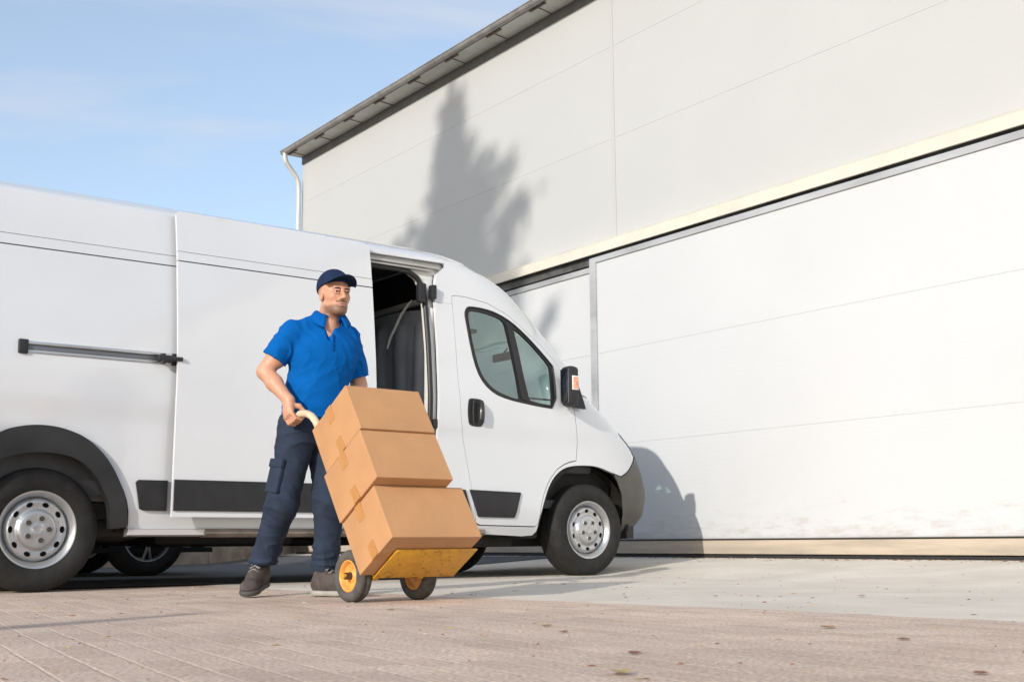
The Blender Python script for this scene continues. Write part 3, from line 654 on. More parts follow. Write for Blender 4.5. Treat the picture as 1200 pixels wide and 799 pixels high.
MB().tube([(2.84, -.86, 1.74), (2.90, -.78, 1.5), (3.02, -.66, 1.22), (3.1, -.6, 1.0)], .018, 6, flat=.15).build('seat_belt', dash, van)
for y0_, y1_ in ((-.55, .10), (.12, .72)): MB().tube([(4.33, y0_, 1.345), (4.26, (y0_+y1_)/2, 1.40), (4.20, y1_, 1.45)], .009, 6).build('wiper', blackp, van)
# ---------------- mirrors
for s in (-1, 1):
    y = s*1.0
    mr = MB().box((3.69, y-.150 if s < 0 else y+.035, 1.235), (3.79, y-.035 if s < 0 else y+.150, 1.535), .032)
    mr.build('wing_mirror', blackp, van)
    mo = [c for c in van.children if c.name.startswith('wing_mirror')][-1]
    MB().prism([(3.76, 1.25), (3.945, 1.235), (3.925, 1.29), (3.87, 1.42), (3.80, 1.50)], y+s*.005, y+s*.035, 'y').tube([(3.80, y+s*.02, 1.28), (3.76, y+s*.06, 1.285)], .03, 10).build('mirror_arm', blackp, mo)
    MB().box((3.684, y+min(s*.05, s*.138), 1.26), (3.691, y+max(s*.05, s*.138), 1.51), .002).build('mirror_glass', mat('mirror_glass', (.25, .27, .3), .05, 1), mo)
    fr_ = MB().box((3.715, y+s*.150-.004, 1.355), (3.775, y+s*.150+.004, 1.46), .003).build('turn_signal', mat('white_lens_frame', (.75, .74, .72), .3), mo)
    MB().box((3.722, y+s*.154-.004, 1.365), (3.768, y+s*.154+.004, 1.45), .003).build('amber_lens', mat('pale_amber_lens', (.80, .36, .22), .15, 0, .3, 60), fr_)
# ---------------- wheel liners, wheels, underbody
for cx, r_ in ((0, .47), (FA, .455)):
    for s in (-1, 1):
        V = []; n_ = 24
        for i in range(n_+1):
            a_ = R(-4+188*i/n_)
            for yy in (s*(.955 if cx < 1 else .885), s*.66): V.append((cx+r_*math.cos(a_), yy, .36+r_*math.sin(a_)))
        F = [(2*i, 2*i+1, 2*i+3, 2*i+2) for i in range(n_)]
        b0 = len(V); V += [(cx, s*.66, .36)]
        F += [(2*i+1, b0, 2*i+3) for i in range(n_)]
        mesh_obj('wheel_arch_liner', V, F, darkm, van)
def tyre_prof(r, rr, w_):
    h = w_/2
    return [(rr, -h*.78), (rr+.012, -h*.90), (rr+.045, -h*1.02), ((r+rr)/2+.01, -h*1.06), (r-.035, -h*.98), (r-.014, -h*.88), (r-.004, -h*.72), (r, -h*.5),
            (r, -h*.30), (r-.008, -h*.28), (r-.008, -h*.22), (r, -h*.2), (r, h*.2), (r-.008, h*.22), (r-.008, h*.28), (r, h*.30), (r, h*.5), (r-.004, h*.72), (r-.014, h*.88), (r-.035, h*.98), ((r+rr)/2, h*1.06), (rr+.045, h*1.02), (rr+.012, h*.9), (rr, h*.78)]
vt = treadmat('treaded_tyre_rubber', tyre, 'y', 58, RW-.030, .048, .009)
def van_wheel(cx, s, twist):
    # centre so that outer sidewall is near y = s*.96
    wl = bpy.data.objects.new('wheel', None); C.objects.link(wl); wl.parent = van; wl.location = (cx, s*.845, RW)
    if s > 0: wl.rotation_euler = (0, 0, math.pi)
    MB().lathe(tyre_prof(RW, .205, .215), n=72).build('tyre', vt, wl, angle=60)
    rim = bpy.data.objects.new('rim', None); C.objects.link(rim); rim.parent = wl; rim.rotation_euler = (0, twist, 0)
    MB().lathe([(.172, .08), (.176, -.05), (.186, -.072), (.199, -.088), (.208, -.098), (.213, -.098), (.214, -.088), (.205, -.080), (.203, .08)], n=72).build('rim_flange', steel, rim, angle=50)
    def prof(r):
        return lerp(r, [(0, -.100), (.020, -.100), (.024, -.104), (.030, -.104), (.036, -.098), (.095, -.098), (.103, -.093), (.110, -.080), (.118, -.074), (.150, -.082), (.162, -.076), (.176, -.050)])
    hs = []
    for k in range(10):
        a_ = 2*math.pi*k/10; c_ = Vector((math.cos(a_), math.sin(a_))); tt = Vector((-c_.y, c_.x))
        hs.append([tuple(c_*.140+c_*.0135*math.cos(q)+tt*.0195*math.sin(q)) for q in np.linspace(0, 2*math.pi, 17)[:-1]])
    poly = [(.176*math.cos(q), .176*math.sin(q)) for q in np.linspace(0, 2*math.pi, 73)[:-1]]
    panel('wheel_disc', poly, hs, lambda a, b: (a, prof(math.hypot(a, b)), b), steel, rim, .012, (0, 1, 0), .008, .009)
    bo = MB(); bc = MB()
    for k in range(5):
        a_ = 2*math.pi*k/5; cx_, cz_ = .062*math.cos(a_), .062*math.sin(a_)
        bo.lathe([(.0, -.107), (.0115, -.107), (.0128, -.1), (.0128, -.09), (0, -.09)], n=12, cen=(cx_, 0, cz_), closed=False)
        bc.lathe([(.014, -.097), (.015, -.103), (.019, -.103), (.020, -.097)], n=16, cen=(cx_, 0, cz_), closed=False)
    bo.build_each('wheel_bolt', mat('bolt_brown', (.08, .065, .05), .5, .3), rim); bc.build_each('bolt_collar', steel, rim)
    MB().lathe([(0.0, -.05), (.17, -.045), (.17, .0), (0, .0)], n=24, closed=False).build('brake_drum', gap, wl)
    return wl
van_wheel(0, -1, R(0)); van_wheel(0, 1, .3); van_wheel(FA, -1, R(17)); van_wheel(FA, 1, .7)
ub = MB()
ub.box((-.9, -.80, .30), (3.4, -.62, .40), .01).box((-.9, .62, .30), (3.4, .80, .40), .01)
for x in (-.5, .55, 1.2, 2.0, 2.8): ub.box((x, -.85, .30), (x+.09, .85, .37), .01)
ub.tube([(0, -.75, RW-.03), (0, .75, RW-.03)], .045, 12).tube([(-.6, -.55, .33), (.6, -.55, .30), (1.0, -.55, .38)], .03, 8).box((3.5, -.55, .22), (4.5, .55, .5), .04)
ub.box((3.0, -.70, .22), (3.5, -.45, .34), .02).box((3.45, -.85, .28), (3.62, -.5, .36), .02).tube([(.35, .2, .30), (1.2, .3, .27), (2.6, .25, .27), (3.4, .2, .3)], .035, 10).box((.9, -.35, .24), (1.9, .15, .36), .05).tube([(4.0, -.78, .30), (4.0, .78, .30)], .035, 10)
ub.build('chassis', darkm, van)
MB().box((-.98, -.84, .40), (3.55, .84, .495)).build('floor_pan', darkm, van, smooth=False)
sp_ = MB()
for k in range(6): sp_.lathe([(.06+.001*k, 0), (.075, .004), (.075, -.004)], n=16, cen=(.30, -.55+.02*k, .32), axis='y')
sp_.build('suspension_spring', rusty, van)
# engine bay filling so that the bonnet does not let light through
MB().box((3.6, -.80, .5), (4.4, .80, 1.15), .05).build('engine_bay', darkm, van)

# ------------------------------------------------------------------ parked car behind the van
car = thing('parked_car', 'dark hatchback with alloy wheels parked behind the white van', 'car', VAN_LOC, VAN_ROT)
cl = Matrix.Translation((-.98, 2.47, 0))
cp = mat('dark_grey_car_paint', (.04, .045, .05), .25, .3, 0, coat=1)
def cw_(z):  # half width
    return lerp(z, [(.18, .78), (.35, .86), (.6, .88), (.9, .85), (1.0, .80), (1.42, .58)])
prof = [(-.72, .32), (-.78, .55), (-.74, .85), (-.62, 1.02), (-.45, 1.32), (-.15, 1.43), (.9, 1.46), (1.5, 1.38), (2.1, 1.02), (2.9, .90), (3.3, .72), (3.38, .45), (3.3, .25)]
A1 = circ(2.62, .31, .37, 0, 180, 16); A0 = circ(0, .31, .37, 0, 180, 16)
carout = prof+[(2.99, .22)]+A1+[(2.25, .20), (.37, .20)]+A0+[(-.4, .22)]
def cmap(s): return lambda X, z: (X-.98, 2.46+s*cw_(z), z)
wnd = smoothpoly([(-.38, 1.03), (-.25, 1.30), (.0, 1.36), (.85, 1.39), (1.38, 1.31), (1.85, 1.03)], 1)
for s in (-1, 1):
    panel('car_side', carout, [wnd], cmap(s), cp, car, 0, (0, -s, 0), .08, .12)
    panel('side_window', wnd, [], cmap(s), mat('dark_car_glass', (.02, .03, .03), .05), car, 0, (0, -s, 0), .1, .2)
V = []; 
for (x, z) in prof: 
    for k in range(7): y = -1+2*k/6; V.append((x-.98+ (.10 if x > 2 else -.05)*(1-y*y), 2.46+y*cw_(z), z+.03*(1-y*y)))
F = [(i*7+k, i*7+k+1, (i+1)*7+k+1, (i+1)*7+k) for i in range(len(prof)-1) for k in range(6)]
mesh_obj('car_top', V, F, cp, car, True, 60)
MB().box((-1.5, 1.65, .19), (2.2, 3.25, .23)).build('underbody', gap, car, smooth=False)
def alloy(cx, s):
    w_ = bpy.data.objects.new('wheel', None); C.objects.link(w_); w_.parent = car; w_.location = (cx, 2.46+s*.745, .315)
    if s > 0: w_.rotation_euler = (0, 0, math.pi)
    MB().lathe(tyre_prof(.315, .19, .205), n=56).build('tyre', vt, w_, angle=60)
    MB().lathe([(.17, .07), (.172, -.06), (.185, -.09), (.196, -.094), (.196, -.07), (.19, .07)], n=48).build('rim', mat('grey_alloy', (.38, .38, .38), .35, .7), w_)
    sp = MB()
    for k in range(5):
        a_ = 2*math.pi*k/5-math.pi/2
        for da in (-.17, .17):
            sp.tube([(math.cos(a_)*.03, -.085, math.sin(a_)*.03), (math.cos(a_+da*.5)*.10, -.092, math.sin(a_+da*.5)*.10), (math.cos(a_+da)*.18, -.075, math.sin(a_+da)*.18)], [.02, .014, .013], 8)
    sp.lathe([(0, -.105), (.035, -.10), (.045, -.085), (.045, -.06), (0, -.06)], n=20, closed=False)
    sp.build('spokes', MATS['grey_alloy'], w_)
    MB().lathe([(0, -.02), (.165, -.02), (.165, .02), (0, .02)], n=24, closed=False).build('brake_disc', darkm, w_)
for cx in (-.98, 1.64):
    for s in (-1, 1): alloy(cx, s)
# ------------------------------------------------------------------ hand truck and boxes
TM = Matrix(((.765, -.537, -.355, -.657), (.644, .638, .422, 5.347), (0, -.552, .834, .117), (0, 0, 0, 1)))
def ortho(M):
    x = Vector((M[0][0], M[1][0], M[2][0])).normalized(); z = Vector((M[0][2], M[1][2], M[2][2])); z = (z-x*z.dot(x)).normalized(); y = z.cross(x)
    return Matrix(((x.x, y.x, z.x, M[0][3]), (x.y, y.y, z.y, M[1][3]), (x.z, y.z, z.z, M[2][3]), (0, 0, 0, 1)))
TM = ortho(TM)
def thingM(name, label, cat, M, group=None):
    o = thing(name, label, cat, group=group); o.matrix_basis = M; return o
truck = thingM('hand_truck', 'yellow hand truck tipped back under three cardboard boxes', 'hand truck', TM)
yel = mat('worn_yellow_paint', (.62, .30, .02), .45, 0, 0, 14, .12, 50, col2=(.72, .38, .03), det=8)
yn = yel.node_tree; z = yn.nodes.new('ShaderNodeTexNoise'); z.inputs['Scale'].default_value = 38; z.inputs['Detail'].default_value = 8; z.inputs['Roughness'].default_value = .8
tcn = yn.nodes.new('ShaderNodeTexCoord'); yn.links.new(tcn.outputs['Object'], z.inputs['Vector'])
rr = yn.nodes.new('ShaderNodeValToRGB'); rr.color_ramp.elements[0].position = .56; rr.color_ramp.elements[1].position = .62; rr.color_ramp.elements[0].color = (0, 0, 0, 1); rr.color_ramp.elements[1].color = (.9, .9, .9, 1)
yn.links.new(z.outputs[0], rr.inputs[0]); mm = yn.nodes.new('ShaderNodeMixRGB'); bb = yn.nodes['Principled BSDF']; src = bb.inputs['Base Color'].links[0].from_socket
yn.links.new(rr.outputs[0], mm.inputs[0]); yn.links.new(src, mm.inputs[1]); mm.inputs[2].default_value = (.10, .06, .03, 1); yn.links.new(mm.outputs[0], bb.inputs['Base Color'])
MB().box((.070, -.205, -.009), (.505, .010, -.001), .003).box((.070, .004, -.009), (.505, .010, .10), .002).build('toe_plate', yel, truck)
fr = MB()
for x in (.095, .335): fr.tube([(x, .026, -.002), (x, .026, .55), (x, .026, .80)], .014, 12)
for zz in (.12, .36, .60, .76): fr.tube([(.095, .026, zz), (.335, .026, zz)], .010, 10)
fr.tube([(.0, .118, .074), (.46, .118, .074)], .011, 10)
for x in (.10, .33): fr.tube([(x, .026, .30), (x, .10, .16), (x, .118, .074), (x, .026, .02)], .009, 8)
fr.build('frame', yel, truck)
cream = mat('worn_cream_handle', (.62, .50, .34), .5, 0, .12, 20)
for x, x0 in ((.058, .095), (.352, .335)):
    h = MB().tube([(x0, .026, .74), (x0*.6+x*.4, .020, .79), (x, .012, .82), (x, .016, .855), (x, .030, .894), (x, .056, .930), (x, .092, .960), (x, .125, .980)], [.014, .016, .0175, .0175, .0175, .0175, .0175, .017], 14).build('handle', cream, truck)
    MB().tube([(x, .112, .976), (x, .16, .995), (x, .215, 1.005)], .0165, 14).build('grip', blackp, h)
orim = mat('orange_rim_paint', (.72, .32, .07), .45, 0, .15, 25)
tt = mat('dusty_truck_tyre', (.085, .078, .070), .9, 0, .3, 22, .5, 120)
for x, s in ((.055, 1), (.405, 1)):
    w_ = bpy.data.objects.new('wheel', None); C.objects.link(w_); w_.parent = truck; w_.location = (x, .118, .074)
    ttm = treadmat('knobbly_truck_tyre', tt, 'x', 36, .098, .006, .006); pr = [(.068, -.026), (.074, -.031), (.090, -.035), (.101, -.033), (.109, -.027), (.1135, -.018), (.1145, -.007), (.1115, -.005), (.1115, .005), (.1145, .007), (.1135, .018), (.109, .027), (.101, .033), (.090, .035), (.074, .031), (.068, .026)]
    MB().lathe(pr, 'x', 56).build('tyre', ttm, w_, angle=80)
    MB().lathe([(.0705, -.027), (.0655, -.030), (.061, -.027), (.055, -.010), (.030, -.006), (.024, -.012), (.018, -.014), (.018, .014), (.055, .010), (.061, .027), (.0655, .030), (.0705, .027)], 'x', 40).build('rim', orim, w_, angle=50)
    MB().tube([(-.040, 0, 0), (.040, 0, 0)], .016, 14).tube([(-.046, 0, 0), (-.038, 0, 0)], .011, 6).build('hub', mat('dark_steel_hub', (.10, .10, .10), .4, .8), w_)
cb = mat('brown_cardboard', (.47, .25, .115), .72, 0, .09, 3.0, .16, 14)
cbn = cb.node_tree
tape = mat('brown_packing_tape', (.46, .225, .075), .30, 0, .04, 9)
# dims: w, d, h, left offset, back offset
BX = [(.477, .290, .266, 0, 0, 'lowest and widest cardboard box, resting on the yellow toe plate'), (.407, .345, .256, -.012, 0, 'middle cardboard box of the stack of three'), (.402, .332, .243, -.009, -.022, 'topmost cardboard box beside the man with the cap')]
zb = .001
for (w_, d_, h_, lo_, bo_, lab) in BX:
    o = thingM('cardboard_box', lab, 'box', TM @ Matrix.Translation((lo_, bo_, zb)), 'boxes stacked on the hand truck')
    # body with slightly bulged faces
    bm = bmesh.new(); n_ = 8; V = []; 
    bmesh.ops.create_cube(bm, size=1); bmesh.ops.subdivide_edges(bm, edges=bm.edges[:], cuts=9, use_grid_fill=True)
    for v in bm.verts:
        x, y, z_ = v.co*2
        bul = .004
        v.co = Vector((w_/2+x*w_/2+(x*bul*(1-y*y)*(1-z_*z_) if abs(x) > .99 else 0), -d_/2+y*d_/2+(y*bul*1.5*(1-x*x)*(1-z_*z_) if abs(y) > .99 else 0), h_/2+z_*(h_-.003)/2))
    me = bpy.data.meshes.new('carton'); bm.to_mesh(me); bm.free(); c_ = bpy.data.objects.new('carton', me); C.objects.link(c_); me.materials.append(cb); c_.parent = o
    bv = c_.modifiers.new('b', 'BEVEL'); bv.width = .0028; bv.segments = 2; bv.limit_method = 'ANGLE'
    yc = -d_/2; tw = .024
    tp = MB()
    for x, sx in ((0, -1), (w_, 1)):
        xa, xb = (x-.0045, x-.0008) if sx < 0 else (x+.0008, x+.0045)
        tp.box((xa, yc-tw, h_-.078), (xb, yc+tw, h_-.001)).box((xa, yc-tw, .001), (xb, yc+tw, .072))
    tp.box((.0, yc-tw, h_-.0022), (w_, yc+tw, h_-.0008)).box((.0, yc-tw, .0008), (w_, yc+tw, .0022))
    tp.build('tape', tape, o, smooth=False)
    fl = MB()
    fl.box((-.0022, -.0006-d_/2-.001, h_-.0016), (w_+.002, .0006-d_/2+.001, h_-.0002)); fl.build('flap_seam', mat('cardboard_edge', (.22, .12, .06), .9), o, smooth=False)
    zb += h_

# ------------------------------------------------------------------ implicit surface modeller for the man
class Field:
    def __init__(s, lo, hi, res, big=.06):
        s.lo = np.array(lo, float); s.res = res; s.n = np.ceil((np.array(hi)-s.lo)/res).astype(int)+1
        s.V = np.full(tuple(s.n), big, np.float32); s.big = big
    def _win(s, a, b):
        i0 = np.clip(np.floor((np.array(a)-s.lo)/s.res).astype(int), 0, s.n-1); i1 = np.clip(np.ceil((np.array(b)-s.lo)/s.res).astype(int)+1, 1, s.n)
        sl = tuple(slice(i0[k], i1[k]) for k in range(3))
        g = np.meshgrid(*[s.lo[k]+s.res*np.arange(i0[k], i1[k]) for k in range(3)], indexing='ij')
        return sl, np.stack(g, -1)
    def op(s, fn, a, b, k=.01, mode='u'):
        m_ = k+.012; sl, P = s._win(np.array(a)-m_, np.array(b)+m_)
        if P.size == 0: return s
        d = fn(P).astype(np.float32); v = s.V[sl]
        if mode == 'u':
            h = np.clip(.5+.5*(v-d)/k, 0, 1); s.V[sl] = v*(1-h)+d*h-k*h*(1-h)
        else:
            h = np.clip(.5-.5*(v+d)/k, 0, 1); s.V[sl] = v*(1-h)-d*h+k*h*(1-h)
        return s
    def cone(s, a, b, ra, rb, k=.01, mode='u', cut=None, squash=None):
        a = np.array(a, float); b = np.array(b, float); r = max(ra, rb); ab = b-a; L2 = (ab*ab).sum()
        def fn(P):
            t = np.clip(((P-a)@ab)/L2, 0, 1); q = P-(a+t[..., None]*ab)
            if squash is not None:
                ax, f = squash; ax = np.array(ax)/np.linalg.norm(ax); c = q@ax; q = q+np.multiply.outer(c*(f-1), ax)
            d = np.sqrt((q*q).sum(-1))-(ra+(rb-ra)*t)
            if cut is not None: 
                for c0, cn in cut: d = np.maximum(d, (P-np.array(c0))@np.array(cn))
            return d
        return s.op(fn, np.minimum(a, b)-r, np.maximum(a, b)+r, k, mode)
    def ell(s, c, r, Rm=None, k=.01, mode='u', cut=None):
        c = np.array(c, float); r = np.array(r, float); Rm = np.eye(3) if Rm is None else np.array(Rm)   # rows: axes
        def fn(P):
            q = (P-c)@Rm.T; n0 = np.sqrt(((q/r)**2).sum(-1)); n1 = np.sqrt(((q/(r*r))**2).sum(-1))+1e-9
            d = n0*(n0-1)/n1
            if cut is not None:
                for c0, cn in cut: d = np.maximum(d, (P-np.array(c0))@np.array(cn))
            return d
        return s.op(fn, c-r.max(), c+r.max(), k, mode)
    def cut(s, c0, cn):
        g = np.meshgrid(*[s.lo[k]+s.res*np.arange(s.n[k]) for k in range(3)], indexing='ij')
        d = sum((g[k]-c0[k])*cn[k] for k in range(3)); s.V = np.maximum(s.V, d.astype(np.float32)); return s
    def disp(s, fn):
        g = np.meshgrid(*[s.lo[k]+s.res*np.arange(s.n[k]) for k in range(3)], indexing='ij')
        near = np.abs(s.V) < .05
        P = np.stack([g[k][near] for k in range(3)], -1); s.V[near] += fn(P).astype(np.float32); return s
    def mesh(s):
        V = s.V; I = V < 0; n = s.n-1
        c = [I[i:i+n[0], j:j+n[1], k:k+n[2]] for i in (0, 1) for j in (0, 1) for k in (0, 1)]
        allin = np.logical_and.reduce(c); anyin = np.logical_or.reduce(c); act = anyin & ~allin
        idx = np.full(act.shape, -1, np.int64); cells = np.argwhere(act); idx[act] = np.arange(len(cells))
        acc = np.zeros((len(cells), 3)); cnt = np.zeros(len(cells))
        cor = [(i, j, k) for i in (0, 1) for j in (0, 1) for k in (0, 1)]
        for a in range(8):
            for b in range(a+1, 8):
                da = np.array(cor[b])-np.array(cor[a])
                if np.abs(da).sum() != 1: continue
                ca = cells+cor[a]; cb_ = cells+cor[b]; va = V[tuple(ca.T)].astype(float); vb = V[tuple(cb_.T)].astype(float)
                m_ = (va < 0) != (vb < 0); t = va[m_]/(va[m_]-vb[m_]); acc[m_] += np.array(cor[a])+t[:, None]*da; cnt[m_] += 1
        P = s.lo+s.res*(cells+acc/cnt[:, None])
        F = []
        for ax in range(3):
            o1, o2 = [(1, 2), (2, 0), (0, 1)][ax]
            sh = [slice(None)]*3; sh2 = [slice(None)]*3; sh[ax] = slice(0, -1); sh2[ax] = slice(1, None)
            A_ = I[tuple(sh)]; B_ = I[tuple(sh2)]; m_ = A_ != B_; E_ = np.argwhere(m_); ins = A_[m_]
            ok = (E_[:, o1] > 0) & (E_[:, o2] > 0) & (E_[:, o1] < n[o1]) & (E_[:, o2] < n[o2]); E_ = E_[ok]; ins = ins[ok]
            e1 = np.zeros(3, int); e1[o1] = 1; e2 = np.zeros(3, int); e2[o2] = 1
            q = np.stack([idx[tuple((E_).T)], idx[tuple((E_-e1).T)], idx[tuple((E_-e1-e2).T)], idx[tuple((E_-e2).T)]], 1)
            q[~ins] = q[~ins][:, ::-1]; F.append(q)
        F = np.concatenate(F); F = F[(F >= 0).all(1)]
        return P, F
def np_obj(name, P, F, m, parent, off):
    P = P-np.array(off); me = bpy.data.meshes.new(name)
    me.vertices.add(len(P)); me.vertices.foreach_set('co', P.ravel().astype(np.float32))
    F = F[:, ::-1] if False else F
    me.loops.add(len(F)*4); me.loops.foreach_set('vertex_index', F.ravel().astype(np.int32))
    me.polygons.add(len(F)); me.polygons.foreach_set('loop_start', np.arange(0, len(F)*4, 4, dtype=np.int32)); me.polygons.foreach_set('loop_total', np.full(len(F), 4, np.int32))
    me.polygons.foreach_set('use_smooth', np.ones(len(F), bool)); me.update(calc_edges=True); me.validate()
    o = bpy.data.objects.new(name, me); C.objects.link(o); me.materials.append(m); o.parent = parent
    return fixn(o)
# ------------------------------------------------------------------ the man
PO = (-1.0, 6.12, 0)
man = thing('person', 'man in a blue polo shirt and navy cap tilting the loaded hand truck', 'person', PO)
J = dict(hipR=(-1.057, 6.05, .800), hipL=(-.945, 6.175, .800), kneeR=(-1.125, 6.03, .447), ankR=(-1.258, 6.20, .120), kneeL=(-.905, 6.10, .439), ankL=(-.925, 6.13, .105),
         shR=(-1.088, 5.995, 1.288), shL=(-.828, 6.160, 1.282), elR=(-1.212, 5.975, 1.088), wrR=(-1.080, 5.895, .935), elL=(-.784, 6.230, 1.050), wrL=(-.806, 6.12, .935))
J = {k: np.array(v) for k, v in J.items()}
Fb = np.array([.447, -.894, 0]); Lb = np.array([.894, .447, 0]); UP = np.array([0, 0, 1.])
RB = np.array([Fb, Lb, UP])
Hc = np.array([-.893, 6.075, 1.487]); Fh = np.array([.57, -.822, .0]); Fh = Fh/np.linalg.norm(Fh); Lh = np.array([.822, .57, 0]); 
tl = R(3); Fh2 = Fh*math.cos(tl)+UP*math.sin(tl); Uh = UP*math.cos(tl)-Fh*math.sin(tl); RH = np.array([Fh2, Lh, Uh])
def hp(f, l, u): return Hc+Fh2*f+Lh*l+Uh*u
skin = mat('tanned_skin', (.56, .29, .185), .5, 0, .05, 30, .04, 300)
skin.node_tree.nodes['Principled BSDF'].inputs['Subsurface Weight'].default_value = .12
skin.node_tree.nodes['Principled BSDF'].inputs['Subsurface Radius'].default_value = (.012, .005, .003)
b = Field((-1.31, 5.80, .80), (-.66, 6.34, 1.62), .0029)
b.ell(hp(-.012, 0, .030), (.088, .073, .082), RH, .01)
b.ell(hp(.022, 0, -.034), (.063, .056, .080), RH, .02)
b.ell(hp(.030, 0, -.070), (.048, .040, .036), RH, .02)
b.ell(hp(.066, 0, -.095), (.018, .022, .016), RH, .018)
for s in (-1, 1):
    b.ell(hp(.052, s*.040, -.022), (.024, .016, .018), RH, .02)          # cheek
    b.cone(hp(-.012, s*.048, -.058), hp(.050, s*.022, -.093), .014, .011, .025)  # jaw line
    b.cone(hp(.079, s*.040, .020), hp(.086, s*.008, .020), .009, .0085, .012)  # brow
    b.ell(hp(.095, s*.030, .001), (.013, .016, .008), RH, .009, 's')
    b.cone(hp(.0865, s*.019, .0068), hp(.078, s*.042, .0055), .0058, .0052, .004); b.cone(hp(.0845, s*.020, -.0085), hp(.077, s*.041, -.0075), .0048, .0045, .004)       # eye socket
    b.ell(hp(-.004, s*.072, -.008), (.017, .009, .028), RH, .006)
    b.ell(hp(.001, s*.082, -.006), (.009, .006, .017), RH, .006, 's')
    b.ell(hp(.094, s*.011, -.036), (.010, .0075, .0075), RH, .008)       # nostril wing
b.cone(hp(.086, 0, .012), hp(.104, 0, -.026), .0080, .0105, .010); b.ell(hp(.106, 0, -.032), (.0115, .0105, .010), RH, .008)
b.ell(hp(.083, 0, -.061), (.0115, .022, .0052), RH, .006); b.ell(hp(.083, 0, -.0705), (.0115, .018, .0055), RH, .006)
b.ell(hp(.097, 0, -.0658), (.011, .020, .0012), RH, .003, 's')
b.cone(hp(-.025, 0, -.05), (-.935, 6.10, 1.31), .055, .062, .02)
b.cone(hp(-.02, .03, -.06), (-.90, 6.05, 1.325), .020, .020, .03)
b.cone(hp(.0, -.03, -.07), (-.925, 6.04, 1.325), .018, .020, .03)
b.ell((-.945, 6.09, 1.20), (.10, .16, .16), RB, .03); b.ell((-.975, 6.105, 1.0), (.10, .14, .2), RB, .03)
b.cone(J['shR'], J['shL'], .05, .05, .03)
b.cone((-.925, 6.035, 1.22), (-.918, 6.045, 1.33), .040, .040, .02)
def arm(s, sh, el, wr):
    b.cone(sh, el, .048, .041, .02); 
    b.cone(el, el*.6+wr*.4, .041, .039, .015); b.cone(el*.6+wr*.4, wr, .039, .027, .02)
    b.ell(sh*.55+el*.45, (.050, .052, .085), None, .03)
arm(-1, J['shR'], J['elR'], J['wrR']); arm(1, J['shL'], J['elL'], J['wrL'])
def hand(G, t, wr, sgn):
    """fist closed around a bar through G with direction t; wrist at wr"""
    G = np.array(G); t = np.array(t)/np.linalg.norm(t); a = wr-G; a = a-t*(a@t); a = a/np.linalg.norm(a); c = np.cross(t, a)*sgn
    def q(off, th, r): th = math.radians(th); return G+t*off+(a*math.cos(th)+c*math.sin(th))*r
    k0 = [q(o, 62, .036) for o in (-.031, -.010, .011, .031)]
    pm_ = (wr+q(0, 35, .045))/2
    b.cone(wr, q(0.010, 30, .044), .026, .023, .02, squash=(c, 1.25)); b.cone(wr, q(-.012, 30, .044), .026, .023, .02, squash=(c, 1.25))
    for o in (-.024, -.008, .008, .024): b.cone(q(o*.8, 20, .050), q(o, 62, .037), .016, .0125, .012)
    rr = [.0088, .0096, .0098, .0092]; ln = [.92, 1.0, 1.0, .95]
    for o, r_, l_ in zip((-.031, -.0105, .0105, .031), rr, ln):
        p0 = q(o, 62, .037); p1 = q(o, 62+62*l_, .034); p2 = q(o, 62+118*l_, .031); p3 = q(o, 62+160*l_, .028)
        b.cone(p0, p1, r_*1.12, r_, .004); b.cone(p1, p2, r_, r_*.93, .003); b.cone(p2, p3, r_*.93, r_*.82, .003)
    o = .030
    b.cone(q(o*.3, 5, .055), q(o, -35, .042), .0165, .0135, .012); b.cone(q(o, -35, .042), q(o*1.1, -85, .034), .0125, .0105, .005); b.cone(q(o*1.1, -85, .034), q(o*1.0, -130, .030), .0105, .0085, .004)
def tp_(x, y, z): return np.array(TM @ Vector((x, y, z)))
gR = tp_(.058, .152, .990); dR = tp_(.058, .12, .983)-tp_(.058, .215, 1.005)
hand(gR, dR, J['wrR'], 1)
gL = tp_(.352, .168, .996); dL = tp_(.352, .12, .983)-tp_(.352, .215, 1.005)
hand(gL, dL, J['wrL'], -1)
P_, F_ = b.mesh(); body = np_obj('body', P_, F_, skin, man, PO)
# stubble and lip colour: real pigment patches of the skin, laid out in head coordinates
ca = body.data.color_attributes.new('pigment', 'FLOAT_COLOR', 'POINT')
q = (P_-Hc)@RH.T; f_, l_, u_ = q[:, 0], q[:, 1], q[:, 2]
jaw = np.clip((-.057-u_+.35*np.clip(.03-f_, 0, .1))/.016, 0, 1)*np.clip((f_+.012)/.03, 0, 1)*np.clip((u_+.14)/.02, 0, 1)
moust = np.exp(-((u_+.050)/.0055)**2)*(np.abs(l_) < .032)*(f_ > .07)
chk = np.clip(1-((f_-.075)/.02)**2, 0, 1)*np.exp(-((u_+.055)/.02)**2)*np.clip((.045-np.abs(np.abs(l_)-.045))/.01, 0, 0)
lip = ((np.abs(u_+.0658) < .0095) & (np.abs(l_) < .020) & (f_ > .082)).astype(float)
beard = np.clip(jaw*.85+moust*1.0, 0, 1)*(1-lip)*(u_ > -.14)
temple = np.clip((.0+u_+.02)/.02, 0, 1)*np.clip((.012-f_)/.02, 0, 1)*np.clip((u_+.03)/.02, 0, 1)*(np.abs(q).max(1) < .16)
arr = np.zeros((len(P_), 4), np.float32); arr[:, 0] = np.maximum(beard, temple*.35); arr[:, 1] = lip; arr[:, 3] = 1
near = (np.abs(q).max(1) < .17); arr[~near, :2] = 0
ca.data.foreach_set('color', arr.ravel())
n = skin.node_tree; bb = n.nodes['Principled BSDF']; src = bb.inputs['Base Color'].links[0].from_socket
at = n.nodes.new('ShaderNodeAttribute'); at.attribute_name = 'pigment'; sp = n.nodes.new('ShaderNodeSeparateColor'); n.links.new(at.outputs['Color'], sp.inputs[0])
